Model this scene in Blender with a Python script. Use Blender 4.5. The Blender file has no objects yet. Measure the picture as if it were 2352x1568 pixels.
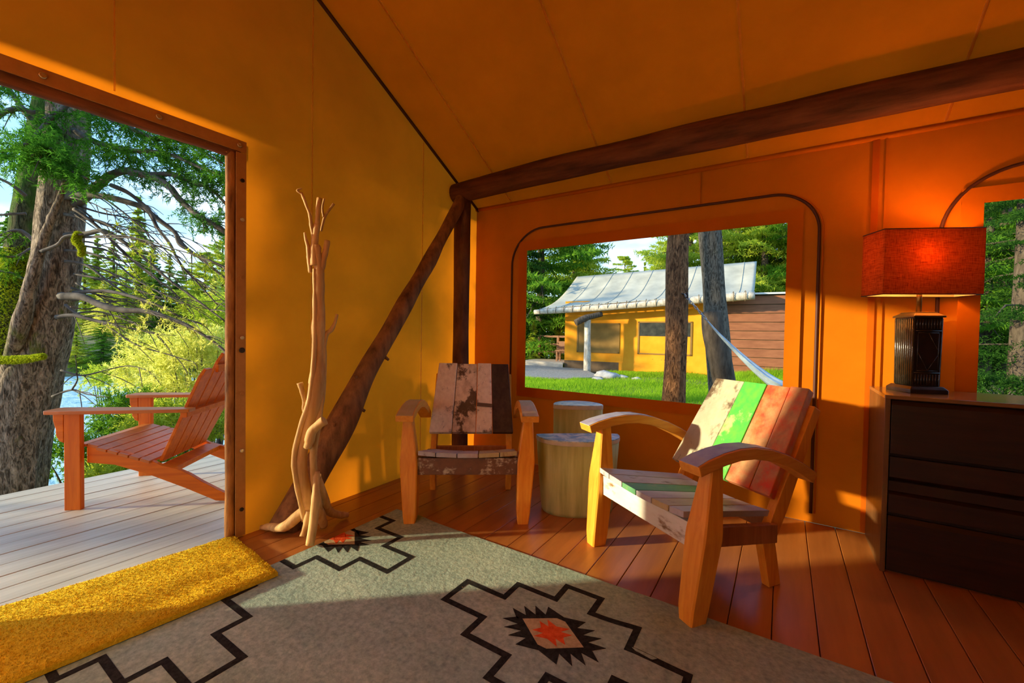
import bpy, math, random
import numpy as np
from mathutils import Vector, Matrix, noise as mnoise
random.seed(7); RNG = np.random.default_rng(11)
S = bpy.context.scene
COL = S.collection
PI = math.pi

# ------------------------------------------------------------------ camera, sky, sun, exposure
FPX, YAW, PITCH, ROLL = 964.62, 0.573086, 0.0212763, 0.0164518
CAM = Vector((2.379, -3.058, 1.10))
_fw = Vector((-math.sin(YAW)*math.cos(PITCH), math.cos(YAW)*math.cos(PITCH), -math.sin(PITCH)))
_rt = Vector((math.cos(YAW), math.sin(YAW), 0)); _up = _rt.cross(_fw)
RT = math.cos(ROLL)*_rt + math.sin(ROLL)*_up
UP = -math.sin(ROLL)*_rt + math.cos(ROLL)*_up
cd = bpy.data.cameras.new('camera'); cam = bpy.data.objects.new('camera', cd); COL.objects.link(cam)
cd.sensor_width = 36; cd.lens = FPX/2352*36; cd.clip_start = 0.02; cd.clip_end = 500
M3 = Matrix((RT, UP, -_fw)).transposed()
cam.matrix_world = Matrix.Translation(CAM) @ M3.to_4x4()
S.camera = cam

SUN_DIR = Vector((1, 0.90, -0.252)).normalized()
sl = bpy.data.lights.new('sun', 'SUN'); sun = bpy.data.objects.new('sun', sl); COL.objects.link(sun)
sl.energy = 3.7; sl.color = (1.0, 0.84, 0.54); sl.angle = math.radians(1.6)
sun.rotation_euler = SUN_DIR.to_track_quat('-Z', 'Y').to_euler()
sun.location = (-8, -9, 6)

W = bpy.data.worlds.new('world'); S.world = W; W.use_nodes = True
nt = W.node_tree; nt.nodes.clear()
def wn(t, **k):
    n = nt.nodes.new(t)
    for a, b in k.items(): setattr(n, a, b)
    return n
wo = wn('ShaderNodeOutputWorld'); bg = wn('ShaderNodeBackground'); tc = wn('ShaderNodeTexCoord')
sep = wn('ShaderNodeSeparateXYZ'); rampz = wn('ShaderNodeValToRGB'); mp = wn('ShaderNodeMapping')
nz = wn('ShaderNodeTexNoise'); rampc = wn('ShaderNodeValToRGB'); mixc = wn('ShaderNodeMixRGB')
nt.links.new(tc.outputs['Generated'], sep.inputs[0]); nt.links.new(sep.outputs['Z'], rampz.inputs[0])
e = rampz.color_ramp.elements
e[0].position = 0.0; e[0].color = (0.36, 0.58, 0.80, 1); e[1].position = 0.55; e[1].color = (0.13, 0.36, 0.78, 1)
mp.inputs['Scale'].default_value = (1.6, 1.6, 4.5)
nt.links.new(tc.outputs['Generated'], mp.inputs[0]); nt.links.new(mp.outputs[0], nz.inputs['Vector'])
nz.inputs['Scale'].default_value = 1.7; nz.inputs['Detail'].default_value = 7
rampc.color_ramp.elements[0].position = 0.48; rampc.color_ramp.elements[1].position = 0.72
nt.links.new(nz.outputs[0], rampc.inputs[0]); nt.links.new(rampc.outputs[0], mixc.inputs[0])
nt.links.new(rampz.outputs[0], mixc.inputs[1]); mixc.inputs[2].default_value = (0.78, 0.84, 0.90, 1)
nt.links.new(mixc.outputs[0], bg.inputs[0]); nt.links.new(bg.outputs[0], wo.inputs[0])
bg.inputs[1].default_value = .95

S.view_settings.view_transform = 'Standard'; S.view_settings.look = 'None'
S.view_settings.gamma = 1.0; S.view_settings.use_curve_mapping = False
S.view_settings.exposure = 1.35

# ------------------------------------------------------------------ helpers
def at(x, y, t):
    """photo pixel -> world point at distance t along the view axis"""
    return CAM + t*((x-1176)/FPX*RT - (y-784)/FPX*UP + _fw)

def mesh_np(name, V, F):
    me = bpy.data.meshes.new(name)
    V = np.asarray(V, dtype=np.float32); F = np.asarray(F, dtype=np.int32)
    me.vertices.add(len(V)); me.vertices.foreach_set('co', V.ravel())
    k = F.shape[1]
    me.loops.add(F.size); me.loops.foreach_set('vertex_index', F.ravel())
    me.polygons.add(len(F)); me.polygons.foreach_set('loop_start', np.arange(0, F.size, k, dtype=np.int32))
    me.update(calc_edges=True); me.validate()
    return me

def tagp(o, label=None, cat=None, group=None, kind=None):
    if label: o['label'] = label
    if cat: o['category'] = cat
    if group: o['group'] = group
    if kind: o['kind'] = kind
    return o

def empty(name, loc, rz=0, label=None, cat=None, group=None, kind=None, parent=None):
    o = bpy.data.objects.new(name, None); COL.objects.link(o)
    o.location = loc; o.rotation_euler = (0, 0, rz); o.empty_display_size = .1
    if parent: o.parent = parent
    return tagp(o, label, cat, group, kind)

def link(name, me, m, parent=None, **k):
    o = bpy.data.objects.new(name, me); COL.objects.link(o)
    if m is not None:
        me.materials.clear(); me.materials.append(m)
    if parent: o.parent = parent
    return tagp(o, **k)

def bevel(o, w=.003, seg=2):
    b = o.modifiers.new('bevel', 'BEVEL'); b.width = w; b.segments = seg; b.limit_method = 'ANGLE'
    b.angle_limit = math.radians(35)
    return o

def copy_tree(o, parent=None):
    c = o.copy(); COL.objects.link(c); c.parent = parent
    for ch in list(o.children): copy_tree(ch, c)
    return c

class MB:
    def __init__(s): s.v = []; s.f = []; s.sm = []
    def add(s, vs, fs, smooth=False):
        b = len(s.v); s.v += [Vector(v) for v in vs]
        for f in fs: s.f.append(tuple(i+b for i in f)); s.sm.append(smooth)
        return s
    def hexa(s, p):      # 8 corners: bottom 0-3 ccw, top 4-7
        return s.add(p, [(3,2,1,0),(4,5,6,7),(0,1,5,4),(1,2,6,5),(2,3,7,6),(3,0,4,7)])
    def box(s, a, b):
        (x0,y0,z0),(x1,y1,z1) = a, b
        return s.hexa([(x0,y0,z0),(x1,y0,z0),(x1,y1,z0),(x0,y1,z0),(x0,y0,z1),(x1,y0,z1),(x1,y1,z1),(x0,y1,z1)])
    def prism(s, poly, ext):   # poly: 3D points, ext vector
        n = len(poly); ext = Vector(ext); P = [Vector(p) for p in poly]
        return s.add(P+[p+ext for p in P], [tuple(range(n))[::-1], tuple(range(n, 2*n))] +
                     [(i, (i+1) % n, n+(i+1) % n, n+i) for i in range(n)])
    def loft(s, rings, cap=True, smooth=False):
        k = len(rings[0]); vs = [p for r in rings for p in r]; fs = []
        for i in range(len(rings)-1):
            for j in range(k): fs.append((i*k+j, i*k+(j+1) % k, (i+1)*k+(j+1) % k, (i+1)*k+j))
        s.add(vs, fs, smooth)
        if cap:
            b = len(s.v)-len(vs)
            s.f.append(tuple(b+j for j in range(k))[::-1]); s.sm.append(False)
            s.f.append(tuple(b+(len(rings)-1)*k+j for j in range(k))); s.sm.append(False)
        return s
    def tube(s, pts, radii, sides=8, rough=0.0, seed=0, res=4, fq=3.0):
        P, R = resample(pts, radii, res); rings = []
        n0 = None
        for i, p in enumerate(P):
            t = (P[min(i+1, len(P)-1)]-P[max(i-1, 0)])
            if t.length < 1e-9: t = Vector((0, 0, 1))
            t.normalize()
            if n0 is None:
                n0 = t.orthogonal().normalized()
            n0 = (n0 - t*n0.dot(t))
            if n0.length < 1e-6: n0 = t.orthogonal()
            n0.normalize(); b0 = t.cross(n0)
            ring = []
            for j in range(sides):
                a = 2*PI*j/sides; d = n0*math.cos(a)+b0*math.sin(a); r = R[i]
                if rough: r *= 1+rough*mnoise.noise((p+d*R[i]*1.2)*fq/max(R[i]*6, .02)*.3+Vector((seed*7.3, 0, 0)))
                ring.append(p+d*r)
            rings.append(ring)
        return s.loft(rings, True, True)
    def build(s, name, m, parent=None, world=True, **k):
        me = bpy.data.meshes.new(name)
        off = Vector(parent.matrix_basis.translation) if (parent and world) else Vector()
        if parent and world and parent.parent: off = off + Vector(parent.parent.matrix_basis.translation)
        me.from_pydata([v-off for v in s.v], [], s.f); me.update()
        me.polygons.foreach_set('use_smooth', s.sm)
        return link(name, me, m, parent, **k)

def resample(pts, radii, res=4):
    pts = [Vector(p) for p in pts]
    if not hasattr(radii, '__len__'): radii = [radii]*len(pts)
    if len(radii) == 2 and len(pts) > 2: radii = [radii[0]+(radii[1]-radii[0])*i/(len(pts)-1) for i in range(len(pts))]
    if res <= 1 : return pts, list(radii)
    P, R = [], []
    n = len(pts)
    for i in range(n-1):
        p0 = pts[max(i-1, 0)]; p1 = pts[i]; p2 = pts[i+1]; p3 = pts[min(i+2, n-1)]
        for k in range(res):
            t = k/res
            P.append(.5*((2*p1)+(p2-p0)*t+(2*p0-5*p1+4*p2-p3)*t*t+(3*p1-p0-3*p2+p3)*t**3))
            R.append(radii[i]+(radii[i+1]-radii[i])*t)
    P.append(pts[-1]); R.append(radii[-1])
    return P, R

# ------------------------------------------------------------------ materials
def newmat(name):
    m = bpy.data.materials.new(name); m.use_nodes = True
    t = m.node_tree; b = t.nodes['Principled BSDF']
    return m, t, b
def rgba(c): return (*c, 1) if len(c) == 3 else c
def plain(name, c, rough=.6, metal=0, spec=.4):
    m, t, b = newmat(name); b.inputs['Base Color'].default_value = rgba(c); b.inputs['Roughness'].default_value = rough
    b.inputs['Metallic'].default_value = metal; b.inputs['Specular IOR Level'].default_value = spec
    return m
def tex(t, scale=5, detail=5, stretch=(1, 1, 1), rough=.6, coord='Object', dist=0):
    tcn = t.nodes.new('ShaderNodeTexCoord'); mpn = t.nodes.new('ShaderNodeMapping'); n = t.nodes.new('ShaderNodeTexNoise')
    mpn.inputs['Scale'].default_value = stretch; n.inputs['Scale'].default_value = scale; n.inputs['Detail'].default_value = detail
    n.inputs['Roughness'].default_value = rough; n.inputs['Distortion'].default_value = dist
    t.links.new(tcn.outputs[coord], mpn.inputs[0]); t.links.new(mpn.outputs[0], n.inputs['Vector'])
    return n
def ramp(t, src, stops):
    r = t.nodes.new('ShaderNodeValToRGB'); el = r.color_ramp.elements
    while len(el) < len(stops): el.new(.5)
    for q, (p, c) in zip(el, stops): q.position = p; q.color = rgba(c)
    t.links.new(src, r.inputs[0]); return r
def addbump(t, b, src, st=.3, dist=.01):
    bp = t.nodes.new('ShaderNodeBump'); bp.inputs['Strength'].default_value = st; bp.inputs['Distance'].default_value = dist
    t.links.new(src, bp.inputs['Height']); t.links.new(bp.outputs[0], b.inputs['Normal'])
def varied(name, c1, c2, scale=6, stretch=(1, 1, 1), rough=.6, bump=.2, detail=6, spec=.3, coord='Object', dist=0, bd=.01, lo=.3, hi=.7):
    m, t, b = newmat(name); n = tex(t, scale, detail, stretch, .6, coord, dist)
    r = ramp(t, n.outputs[0], [(lo, c1), (hi, c2)]); t.links.new(r.outputs[0], b.inputs['Base Color'])
    b.inputs['Roughness'].default_value = rough; b.inputs['Specular IOR Level'].default_value = spec
    if bump: addbump(t, b, n.outputs[0], bump, bd)
    return m
def wood(name, c1, c2, axis='z', scale=1.0, rough=.5, bump=.15, spec=.4):
    st = {'x': (1.2, 14, 14), 'y': (14, 1.2, 14), 'z': (14, 14, 1.2)}[axis]
    return varied(name, c1, c2, 3.2*scale, st, rough, bump, 6, spec, dist=.6, bd=.004)
def peel(name, paint, under, scale=8, thr=.5, stretch=(1, 1, 1), paint2=None, rough=.55, edge=.03):
    m, t, b = newmat(name)
    n = tex(t, scale, 10, stretch, .68); n2 = tex(t, scale*.35, 4, (1, 1, 1)); n3 = tex(t, 20, 6, stretch)
    a = t.nodes.new('ShaderNodeMath'); a.operation = 'MULTIPLY_ADD'; a.inputs[1].default_value = .5
    t.links.new(n2.outputs[0], a.inputs[0]); h = t.nodes.new('ShaderNodeMath'); h.operation = 'MULTIPLY'; h.inputs[1].default_value = .5
    t.links.new(n.outputs[0], h.inputs[0]); t.links.new(h.outputs[0], a.inputs[2])
    k = ramp(t, a.outputs[0], [(thr-edge, (0, 0, 0)), (thr+edge, (1, 1, 1))])
    p2 = paint2 or tuple(x*.8 for x in paint)
    rp = ramp(t, n3.outputs[0], [(.35, p2), (.6, paint)]); ru = ramp(t, n3.outputs[0], [(.3, tuple(x*.6 for x in under)), (.7, under)])
    mx = t.nodes.new('ShaderNodeMixRGB'); t.links.new(k.outputs[0], mx.inputs[0]); t.links.new(rp.outputs[0], mx.inputs[1]); t.links.new(ru.outputs[0], mx.inputs[2])
    t.links.new(mx.outputs[0], b.inputs['Base Color']); b.inputs['Roughness'].default_value = rough
    inv = t.nodes.new('ShaderNodeInvert'); t.links.new(k.outputs[0], inv.inputs['Color'])
    addbump(t, b, inv.outputs[0], .35, .003)
    return m
def cloth(name, c, tc_, mixf=.5, scale=2.0, var=.12, weave=900, c2=None):
    """woven canvas: diffuse front, lets light through"""
    m = bpy.data.materials.new(name); m.use_nodes = True; t = m.node_tree; t.nodes.clear()
    o = t.nodes.new('ShaderNodeOutputMaterial'); d = t.nodes.new('ShaderNodeBsdfDiffuse'); tr = t.nodes.new('ShaderNodeBsdfTranslucent')
    mx = t.nodes.new('ShaderNodeMixShader'); mx.inputs[0].default_value = mixf
    n = tex(t, scale, 5, (1, 1, 1)); n2 = tex(t, 60, 3, (1, 1, 1))
    for sh, cc in ((d, c), (tr, tc_)):
        r = ramp(t, n.outputs[0], [(.3, tuple(x*(1-var) for x in cc)), (.7, tuple(min(1, x*(1+var)) for x in cc))])
        t.links.new(r.outputs[0], sh.inputs['Color'])
    bp = t.nodes.new('ShaderNodeBump'); bp.inputs['Strength'].default_value = .08; bp.inputs['Distance'].default_value = .004
    t.links.new(n2.outputs[0], bp.inputs['Height']); t.links.new(bp.outputs[0], d.inputs['Normal'])
    t.links.new(d.outputs[0], mx.inputs[1]); t.links.new(tr.outputs[0], mx.inputs[2]); t.links.new(mx.outputs[0], o.inputs[0])
    return m
def leafmat(name, c1, c2, trf=.45, scale=.8, tboost=1.3):
    m = bpy.data.materials.new(name); m.use_nodes = True; t = m.node_tree; t.nodes.clear()
    o = t.nodes.new('ShaderNodeOutputMaterial'); d = t.nodes.new('ShaderNodeBsdfDiffuse'); tr = t.nodes.new('ShaderNodeBsdfTranslucent')
    mx = t.nodes.new('ShaderNodeMixShader'); mx.inputs[0].default_value = trf
    n = tex(t, scale, 4, (1, 1, 1)); g = t.nodes.new('ShaderNodeNewGeometry')
    a = t.nodes.new('ShaderNodeMath'); a.operation = 'MULTIPLY_ADD'; a.inputs[1].default_value = .45
    hh = t.nodes.new('ShaderNodeMath'); hh.operation = 'MULTIPLY'; hh.inputs[1].default_value = .6
    t.links.new(n.outputs[0], hh.inputs[0]); t.links.new(g.outputs['Random Per Island'], a.inputs[0]); t.links.new(hh.outputs[0], a.inputs[2])
    r = ramp(t, a.outputs[0], [(.25, c1), (.75, c2)]); r2 = ramp(t, a.outputs[0], [(.25, tuple(x*tboost for x in c1)), (.75, tuple(min(1, x*tboost) for x in c2))])
    t.links.new(r.outputs[0], d.inputs[0]); t.links.new(r2.outputs[0], tr.inputs[0])
    t.links.new(d.outputs[0], mx.inputs[1]); t.links.new(tr.outputs[0], mx.inputs[2]); t.links.new(mx.outputs[0], o.inputs[0])
    return m

M = {}
M['canvas'] = cloth('orange_canvas', (.62, .185, .008), (.74, .22, .007), .50)
M['canvas_roof'] = cloth('roof_canvas', (.62, .165, .006), (.60, .14, .002), .34)
M['canvas_heavy'] = cloth('doubled_canvas', (.62, .175, .007), (.45, .11, .003), .20)
M['seam_thin'] = cloth('thin_seam', (.85, .36, .06), (1.0, .80, .42), .88)
M['canvas_front'] = cloth('front_canvas', (.64, .25, .03), (.85, .36, .06), .62)
M['seam'] = cloth('seam_tape', (.66, .21, .012), (.92, .28, .012), .55)
M['zip'] = plain('zipper', (.07, .02, .012), .6)
M['strap'] = varied('webbing_strap', (.42, .19, .045), (.50, .24, .06), 30, (1, 1, 1), .7, .1)
M['floor'] = varied('painted_floor_board', (.27, .085, .016), (.45, .165, .035), 2.2, (5, .5, 5), .33, .06, 8, .5)
M['deck'] = varied('weathered_deck_board', (.43, .40, .31), (.68, .65, .53), 2.4, (7, .6, 7), .45, .12, 8, .4)
M['bark'] = varied('brown_log', (.055, .02, .01), (.20, .075, .03), 5, (3, 3, 1), .75, .5, 8, .2, bd=.02)
M['brace'] = varied('brown_brace_bark', (.085, .036, .012), (.34, .155, .05), 6, (3, 3, 1), .75, .6, 9, .2, bd=.02)
M['logx'] = varied('peeled_log_beam', (.045, .014, .006), (.17, .055, .02), 5, (.6, 4, 4), .7, .4, 8, .2, bd=.02)
M['slab'] = varied('bark_edged_jamb', (.14, .05, .016), (.58, .27, .07), 7, (4, 4, .8), .7, .5, 8, .2, bd=.015)  # bark colour brightened to carry the light on the jamb reveals
M['slaby'] = varied('bark_edged_header', (.10, .035, .015), (.32, .11, .04), 7, (4, .6, 4), .7, .5, 8, .2, bd=.015)
M['metal'] = plain('snap_metal', (.62, .55, .40), .3, .9)
M['dark'] = plain('dark_metal', (.03, .02, .015), .5, .3)
# ------------------------------------------------------------------ room
def cells(us, v_of, hole):
    pass
def sheet(name, us, zlo, zhi, holes, P, m, nz=26, amp=.006, **k):
    """canvas sheet: columns at us, rows between zlo(u) and zhi(u), holes=(u0,u1,z0,z1); P(u,z,w)->point"""
    V, F = [], []
    idx = {}
    zs_fix = sorted({h[2] for h in holes} | {h[3] for h in holes})
    def vert(u, z):
        kk = (round(u, 4), round(z, 4))
        if kk not in idx:
            w = amp*(mnoise.noise(Vector((u*1.3, z*1.1, 3.1)))+.5*mnoise.noise(Vector((u*4, z*1.5, 9.2))))
            idx[kk] = len(V); V.append(P(u, z, w))
        return idx[kk]
    zmin = min(zlo(u) for u in us)
    base = sorted(set([round(zmin+(3.9-zmin)*i/nz, 4) for i in range(nz+1)]) | set(zs_fix))
    for a, b in zip(us[:-1], us[1:]):
        ta, tb = zhi(a), zhi(b)
        um = (a+b)/2
        for z0, z1 in zip(base[:-1], base[1:]):
            if any(h[0] < um < h[1] and h[2]-1e-6 <= z0 and z1 <= h[3]+1e-6 for h in holes): continue
            a0, a1, b0, b1 = min(z0, ta), min(z1, ta), min(z0, tb), min(z1, tb)
            if a1-a0 < 1e-6 and b1-b0 < 1e-6: continue
            q = [vert(a, a0), vert(b, b0), vert(b, b1), vert(a, a1)]
            q = [x for i, x in enumerate(q) if x not in q[:i]]
            if len(q) > 2: F.append(tuple(q))
    me = bpy.data.meshes.new(name); me.from_pydata(V, [], F); me.update()
    me.polygons.foreach_set('use_smooth', [True]*len(F))
    return link(name, me, m, kind='structure', **k)
def frange(a, b, n, extra=()):
    return sorted(set([round(a+(b-a)*i/n, 4) for i in range(n+1)]) | set(extra))
EAVE, SLOPE, RIDGE, BACK, XR = 2.213, .541, -2.8, -5.6, 4.35
def ceil_z(y): return EAVE+SLOPE*(-y) if y >= RIDGE else EAVE+SLOPE*(y-BACK)
DY0, DY1, DZ = -2.90, -2.0, 2.03
wl = sheet('wall_left', frange(BACK, 0, 40, (DY0, DY1, RIDGE)), lambda y: 0, ceil_z, [(DY0, DY1, 0, DZ)], lambda u, z, w: (w, u, z), M['canvas'])
W1 = (.545, 2.388, .635, 1.795); W2 = (3.20, 4.05, .635, 1.79)
wb = sheet('wall_back', frange(0, XR, 36, (W1[0], W1[1], W2[0], W2[1])), lambda x: 0, lambda x: EAVE, [W1, W2], lambda u, z, w: (u, w, z), M['canvas_heavy'])
wr = sheet('wall_right', frange(BACK, 0, 20, (RIDGE,)), lambda y: 0, ceil_z, [], lambda u, z, w: (XR, u, z), plain('dark_wood_wall', (.04, .013, .005), .8))
wf = sheet('wall_front', frange(0, 2.75, 14, (.2, 1.7)), lambda x: 0, lambda x: EAVE, [(.2, 1.7, .0, 2.05)], lambda u, z, w: (u, BACK+w, z), M['canvas_front'])  # unseen wall; opening and thinner canvas put in to lift indoor light
MB().box((2.75, BACK-.02, 0), (XR, BACK+.02, EAVE)).build('wall_front_panel', plain('dark_wood_panel', (.04, .013, .005), .8), kind='structure')  # unseen wall part made solid to keep light off the dresser side
# roof canvas
V, F = [], []
xs = frange(0, XR, 30); ys = frange(BACK, 0, 40, (RIDGE,))
for y in ys:
    for x in xs:
        V.append((x, y, ceil_z(y)+.012*mnoise.noise(Vector((x*1.1, y*1.3, 5)))*(1 if -5.5 < y < -.1 and .1 < x < 4.2 else 0)))
for i in range(len(ys)-1):
    for j in range(len(xs)-1): a = i*len(xs)+j; F.append((a, a+1, a+len(xs)+1, a+len(xs)))
me = bpy.data.meshes.new('ceiling'); me.from_pydata(V, [], F); me.update(); me.polygons.foreach_set('use_smooth', [True]*len(F))
ceiling = link('ceiling', me, M['canvas_roof'], kind='structure')
for x in (.392, 1.278, 2.162, 3.052, 3.94):
    for dx, w, h in ((0, .011, .003),):
        mb = MB(); y0, y1 = -.03, RIDGE
        pts = [(x-w/2, y0, ceil_z(y0)-.001), (x+w/2, y0, ceil_z(y0)-.001), (x+w/2, y1, ceil_z(y1)-.001), (x-w/2, y1, ceil_z(y1)-.001)]
        mb.hexa([(p[0], p[1], p[2]-h-.006) for p in pts]+[(p[0], p[1], p[2]-.003) for p in pts]).build('seam', M['seam_thin'], ceiling)
mb = MB(); mb.tube([(.02, 0, EAVE-.015), (.02, -1.4, ceil_z(-1.4)-.015), (.02, RIDGE, ceil_z(RIDGE)-.015)], .011, 8)
mb.build('edge_cord', plain('dark_edge_cord', (.06, .02, .01), .8), ceiling)
mb = MB(); mb.tube([(.0, -.006, EAVE-.004), (XR, -.006, EAVE-.004)], .016, 8, res=1); mb.build('edge_cord', M['canvas_heavy'], ceiling)  # added cord that closes a light leak along the wall top
for y in (-2.476, -1.60, -.69):
    lo = DZ+.05 if DY0 < y < DY1 else .01
    MB().box((.008, y-.003, lo), (.011, y+.003, ceil_z(y)-.03)).build('seam', M['seam_thin'], wl)
for x, w in ((1.889, .006), (2.785, .03), (2.829, .008)):
    if x > 2.5: segs = [(.01, EAVE-.02)]
    else: segs = [(1.97, EAVE-.02)]
    for a, b in segs: MB().box((x-w/2, -.013, a), (x+w/2, -.009, b)).build('seam', M['seam'] if w > .01 else M['canvas_heavy'], wb)
# floor boards
floor = MB().box((-.03, BACK, -.10), (XR, 0.0, -.026)).build('floor', plain('floor_joint', (.05, .018, .008), .8), kind='structure')
BW = .1445
bme = None
edges = [.0585+BW*k for k in range(-1, 30)]
brd = MB().box((.0012, BACK, -.024), (BW-.0012, -.002, 0))
for k, x in enumerate(edges):
    if x > XR-.02: break
    if k == 0:
        bevel(MB().box((-.045, BACK, -.024), (.0573, -.002, 0)).build('floor_board', M['floor'], floor), .0025, 2); continue
    if bme is None:
        o = brd.build('floor_board', M['floor'], floor); bme = o.data; bevel(o, .0025, 2); o.location.x = x
    else:
        o = link('floor_board', bme, None, floor); o.location.x = x; bevel(o, .0025, 2)
# porch deck
deck = MB().box((-1.92, -6.2, -.16), (-.05, 1.8, -.062)).build('porch_deck', plain('deck_joist', (.12, .1, .07), .8), kind='structure')
dme = None; x = -1.945; DBW = .1405
for k in range(13):
    x0 = x+DBW*k; w = DBW if k < 12 else (-.047-x0)
    o = MB().box((.0022, -6.3, -.06), (w-.0022, 1.9, -.03)).build('deck_board', M['deck'], deck) if (dme is None or k == 12) else link('deck_board', dme, None, deck)
    if dme is None: dme = o.data
    o.location.x = x0; o.location.z = random.uniform(-.0015, .0015); bevel(o, .003, 2)
# outer fly sheet: shelters the roof, unseen; porch run added to darken the upper left wall
V, F = [], []; fx = frange(-2.45, XR+.3, 30); fy = frange(BACK-.7, .7, 36, (RIDGE,))
for y in fy:
    for xx in fx: V.append((xx, y, (EAVE+SLOPE*(-y) if y >= RIDGE else EAVE+SLOPE*(y-BACK))+.27-.05*math.sin(PI*min(1, abs(y-RIDGE)/3.4))))
for i in range(len(fy)-1):
    for j in range(len(fx)-1): a = i*len(fx)+j; F.append((a, a+1, a+len(fx)+1, a+len(fx)))
me = bpy.data.meshes.new('roof'); me.from_pydata(V, [], F); me.update(); me.polygons.foreach_set('use_smooth', [True]*len(F))
link('roof', me, cloth('pale_fly_canvas', (.62, .58, .48), (.85, .78, .62), .60), kind='structure')
mb = MB(); yv = [y for y in frange(-5.4, -.05, 36)]
top = lambda y: (EAVE+SLOPE*(-y) if y >= RIDGE else EAVE+SLOPE*(y-BACK))+.24
P_ = [(-.90, y, 2.330+.004*math.sin(y*9)) for y in yv]+[(-.90, y, max(top(y), 2.40)) for y in yv[::-1]]
mb.prism(P_, (.006, 0, 0)); mb.build('added_shade_valance', M['canvas_heavy'], kind='structure')  # unseen canvas strip added to shade the upper left wall
# door frame
door = empty('door_1', (0, (DY0+DY1)/2, 0), kind='structure')
def slab_board(a, b, wdir, w, ndir, th, m, name, seed, wob=1.0):
    """rough-sawn slab with a wavy bark edge along wdir side"""
    mb = MB(); a, b, wd, nd = Vector(a), Vector(b), Vector(wdir), Vector(ndir); rings = []
    for i in range(25):
        t = i/24; p = a.lerp(b, t); q = w*(1+wob*(.10*mnoise.noise(Vector((t*9, seed, 0)))+.05*mnoise.noise(Vector((t*30, seed, 4)))))
        rings.append([p, p+wd*q*.9, p+wd*q+nd*th*.35, p+wd*q*.95+nd*th*.8, p+wd*q*.7+nd*th, p+nd*th])
    mb.loft(rings, True, True); return mb.build(name, m, door)
slab_board((-.034, DY1, -.03), (-.034, DY1, 2.05), (0, -1, 0), .049, (1, 0, 0), .038, M['slab'], 'jamb', 1)
slab_board((-.034, DY0, -.03), (-.034, DY0, 2.05), (0, 1, 0), .049, (1, 0, 0), .038, M['slab'], 'jamb', 2)
slab_board((-.040, DY1+.012, 2.058), (-.040, DY0-.05, 2.045), (0, 0, -1), .084, (1, 0, 0), .046, M['slaby'], 'header', 3, .4)
MB().box((.009, -2.013, .01), (.015, -1.966, 2.00)).build('strap', M['strap'], door)
MB().box((.009, DY0-.034, .01), (.015, DY0+.013, 2.00)).build('strap', M['strap'], door)
MB().box((.010, DY0-.12, 2.006), (.016, -1.966, 2.062)).build('strap', M['strap'], door)
def disc(c, r, h, ax, m, name, parent, n=14):
    mb = MB(); c = Vector(c); ax = Vector(ax); u = ax.orthogonal().normalized(); v = ax.cross(u)
    rg = lambda rr, hh: [c+ax*hh+(u*math.cos(2*PI*i/n)+v*math.sin(2*PI*i/n))*rr for i in range(n)]
    mb.loft([rg(r, 0), rg(r, h*.6), rg(r*.7, h), rg(r*.45, h*.6)], True, True)
    return mb.build(name, m, parent)
for z, mm in ((1.86, 'dark'), (1.66, 'metal'), (1.36, 'strap'), (1.05, 'metal'), (.985, 'dark'), (.76, 'strap'), (.46, 'metal'), (.15, 'dark')):
    disc((.015, -1.985, z), .010 if z != .985 else .014, .008, (1, 0, 0), M[mm], 'snap_button', door)
for y in (-2.0, -2.33, -2.68): disc((.016, y, 2.036), .012, .008, (1, 0, 0), M['metal'], 'snap_button', door)
# windows
def window(name, w, zl, zr, ztop, rl, rr, zend):
    win = empty(name, ((w[0]+w[1])/2, 0, w[2]), kind='structure')
    path = [(zl, zend)]
    path += [(zl, zend+(ztop-rl-zend)*i/8) for i in range(1, 8)]
    for i in range(13):
        a = PI-PI/2*i/12; path.append((zl+rl+rl*math.cos(a), ztop-rl+rl*math.sin(a)))
    for i in range(13):
        a = PI/2-PI/2*i/12; path.append((zr-rr+rr*math.cos(a), ztop-rr+rr*math.sin(a)))
    path += [(zr, ztop-rr-(ztop-rr-zend)*i/8) for i in range(1, 9)]
    mb = MB(); mb.tube([(x, -.014, z) for x, z in path], .0085, 8, res=1); mb.build('zipper', M['zip'], win)
    mb = MB(); mb.tube([(x+(.018 if x > (zl+zr)/2 else -.0), -.012, z) for x, z in path], .0045, 6, res=1); mb.build('zipper_flap_edge', M['canvas_heavy'], win)
    t = .075; y0, y1 = -.017, -.010
    MB().box((w[0]-t, y0, w[3]-.004), (w[1]+t, y1, w[3]+t)).build('hem', M['canvas_heavy'], win)
    MB().box((w[0]-t, y0, w[2]-t), (w[1]+t, y1, w[2]+.004)).build('hem', M['canvas_heavy'], win)
    MB().box((w[0]-t, y0-.001, w[2]-.01), (w[0]+.004, y1, w[3]+.01)).build('hem', M['canvas_heavy'], win)
    MB().box((w[1]-.004, y0-.001, w[2]-.01), (w[1]+t, y1, w[3]+.01)).build('hem', M['canvas_heavy'], win)
    return win
window('window_1', W1, .402, 2.542, 1.968, .30, .24, .06)
window('window_2', W2, 3.05, 4.22, 1.96, .33, .2, .06)
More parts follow.
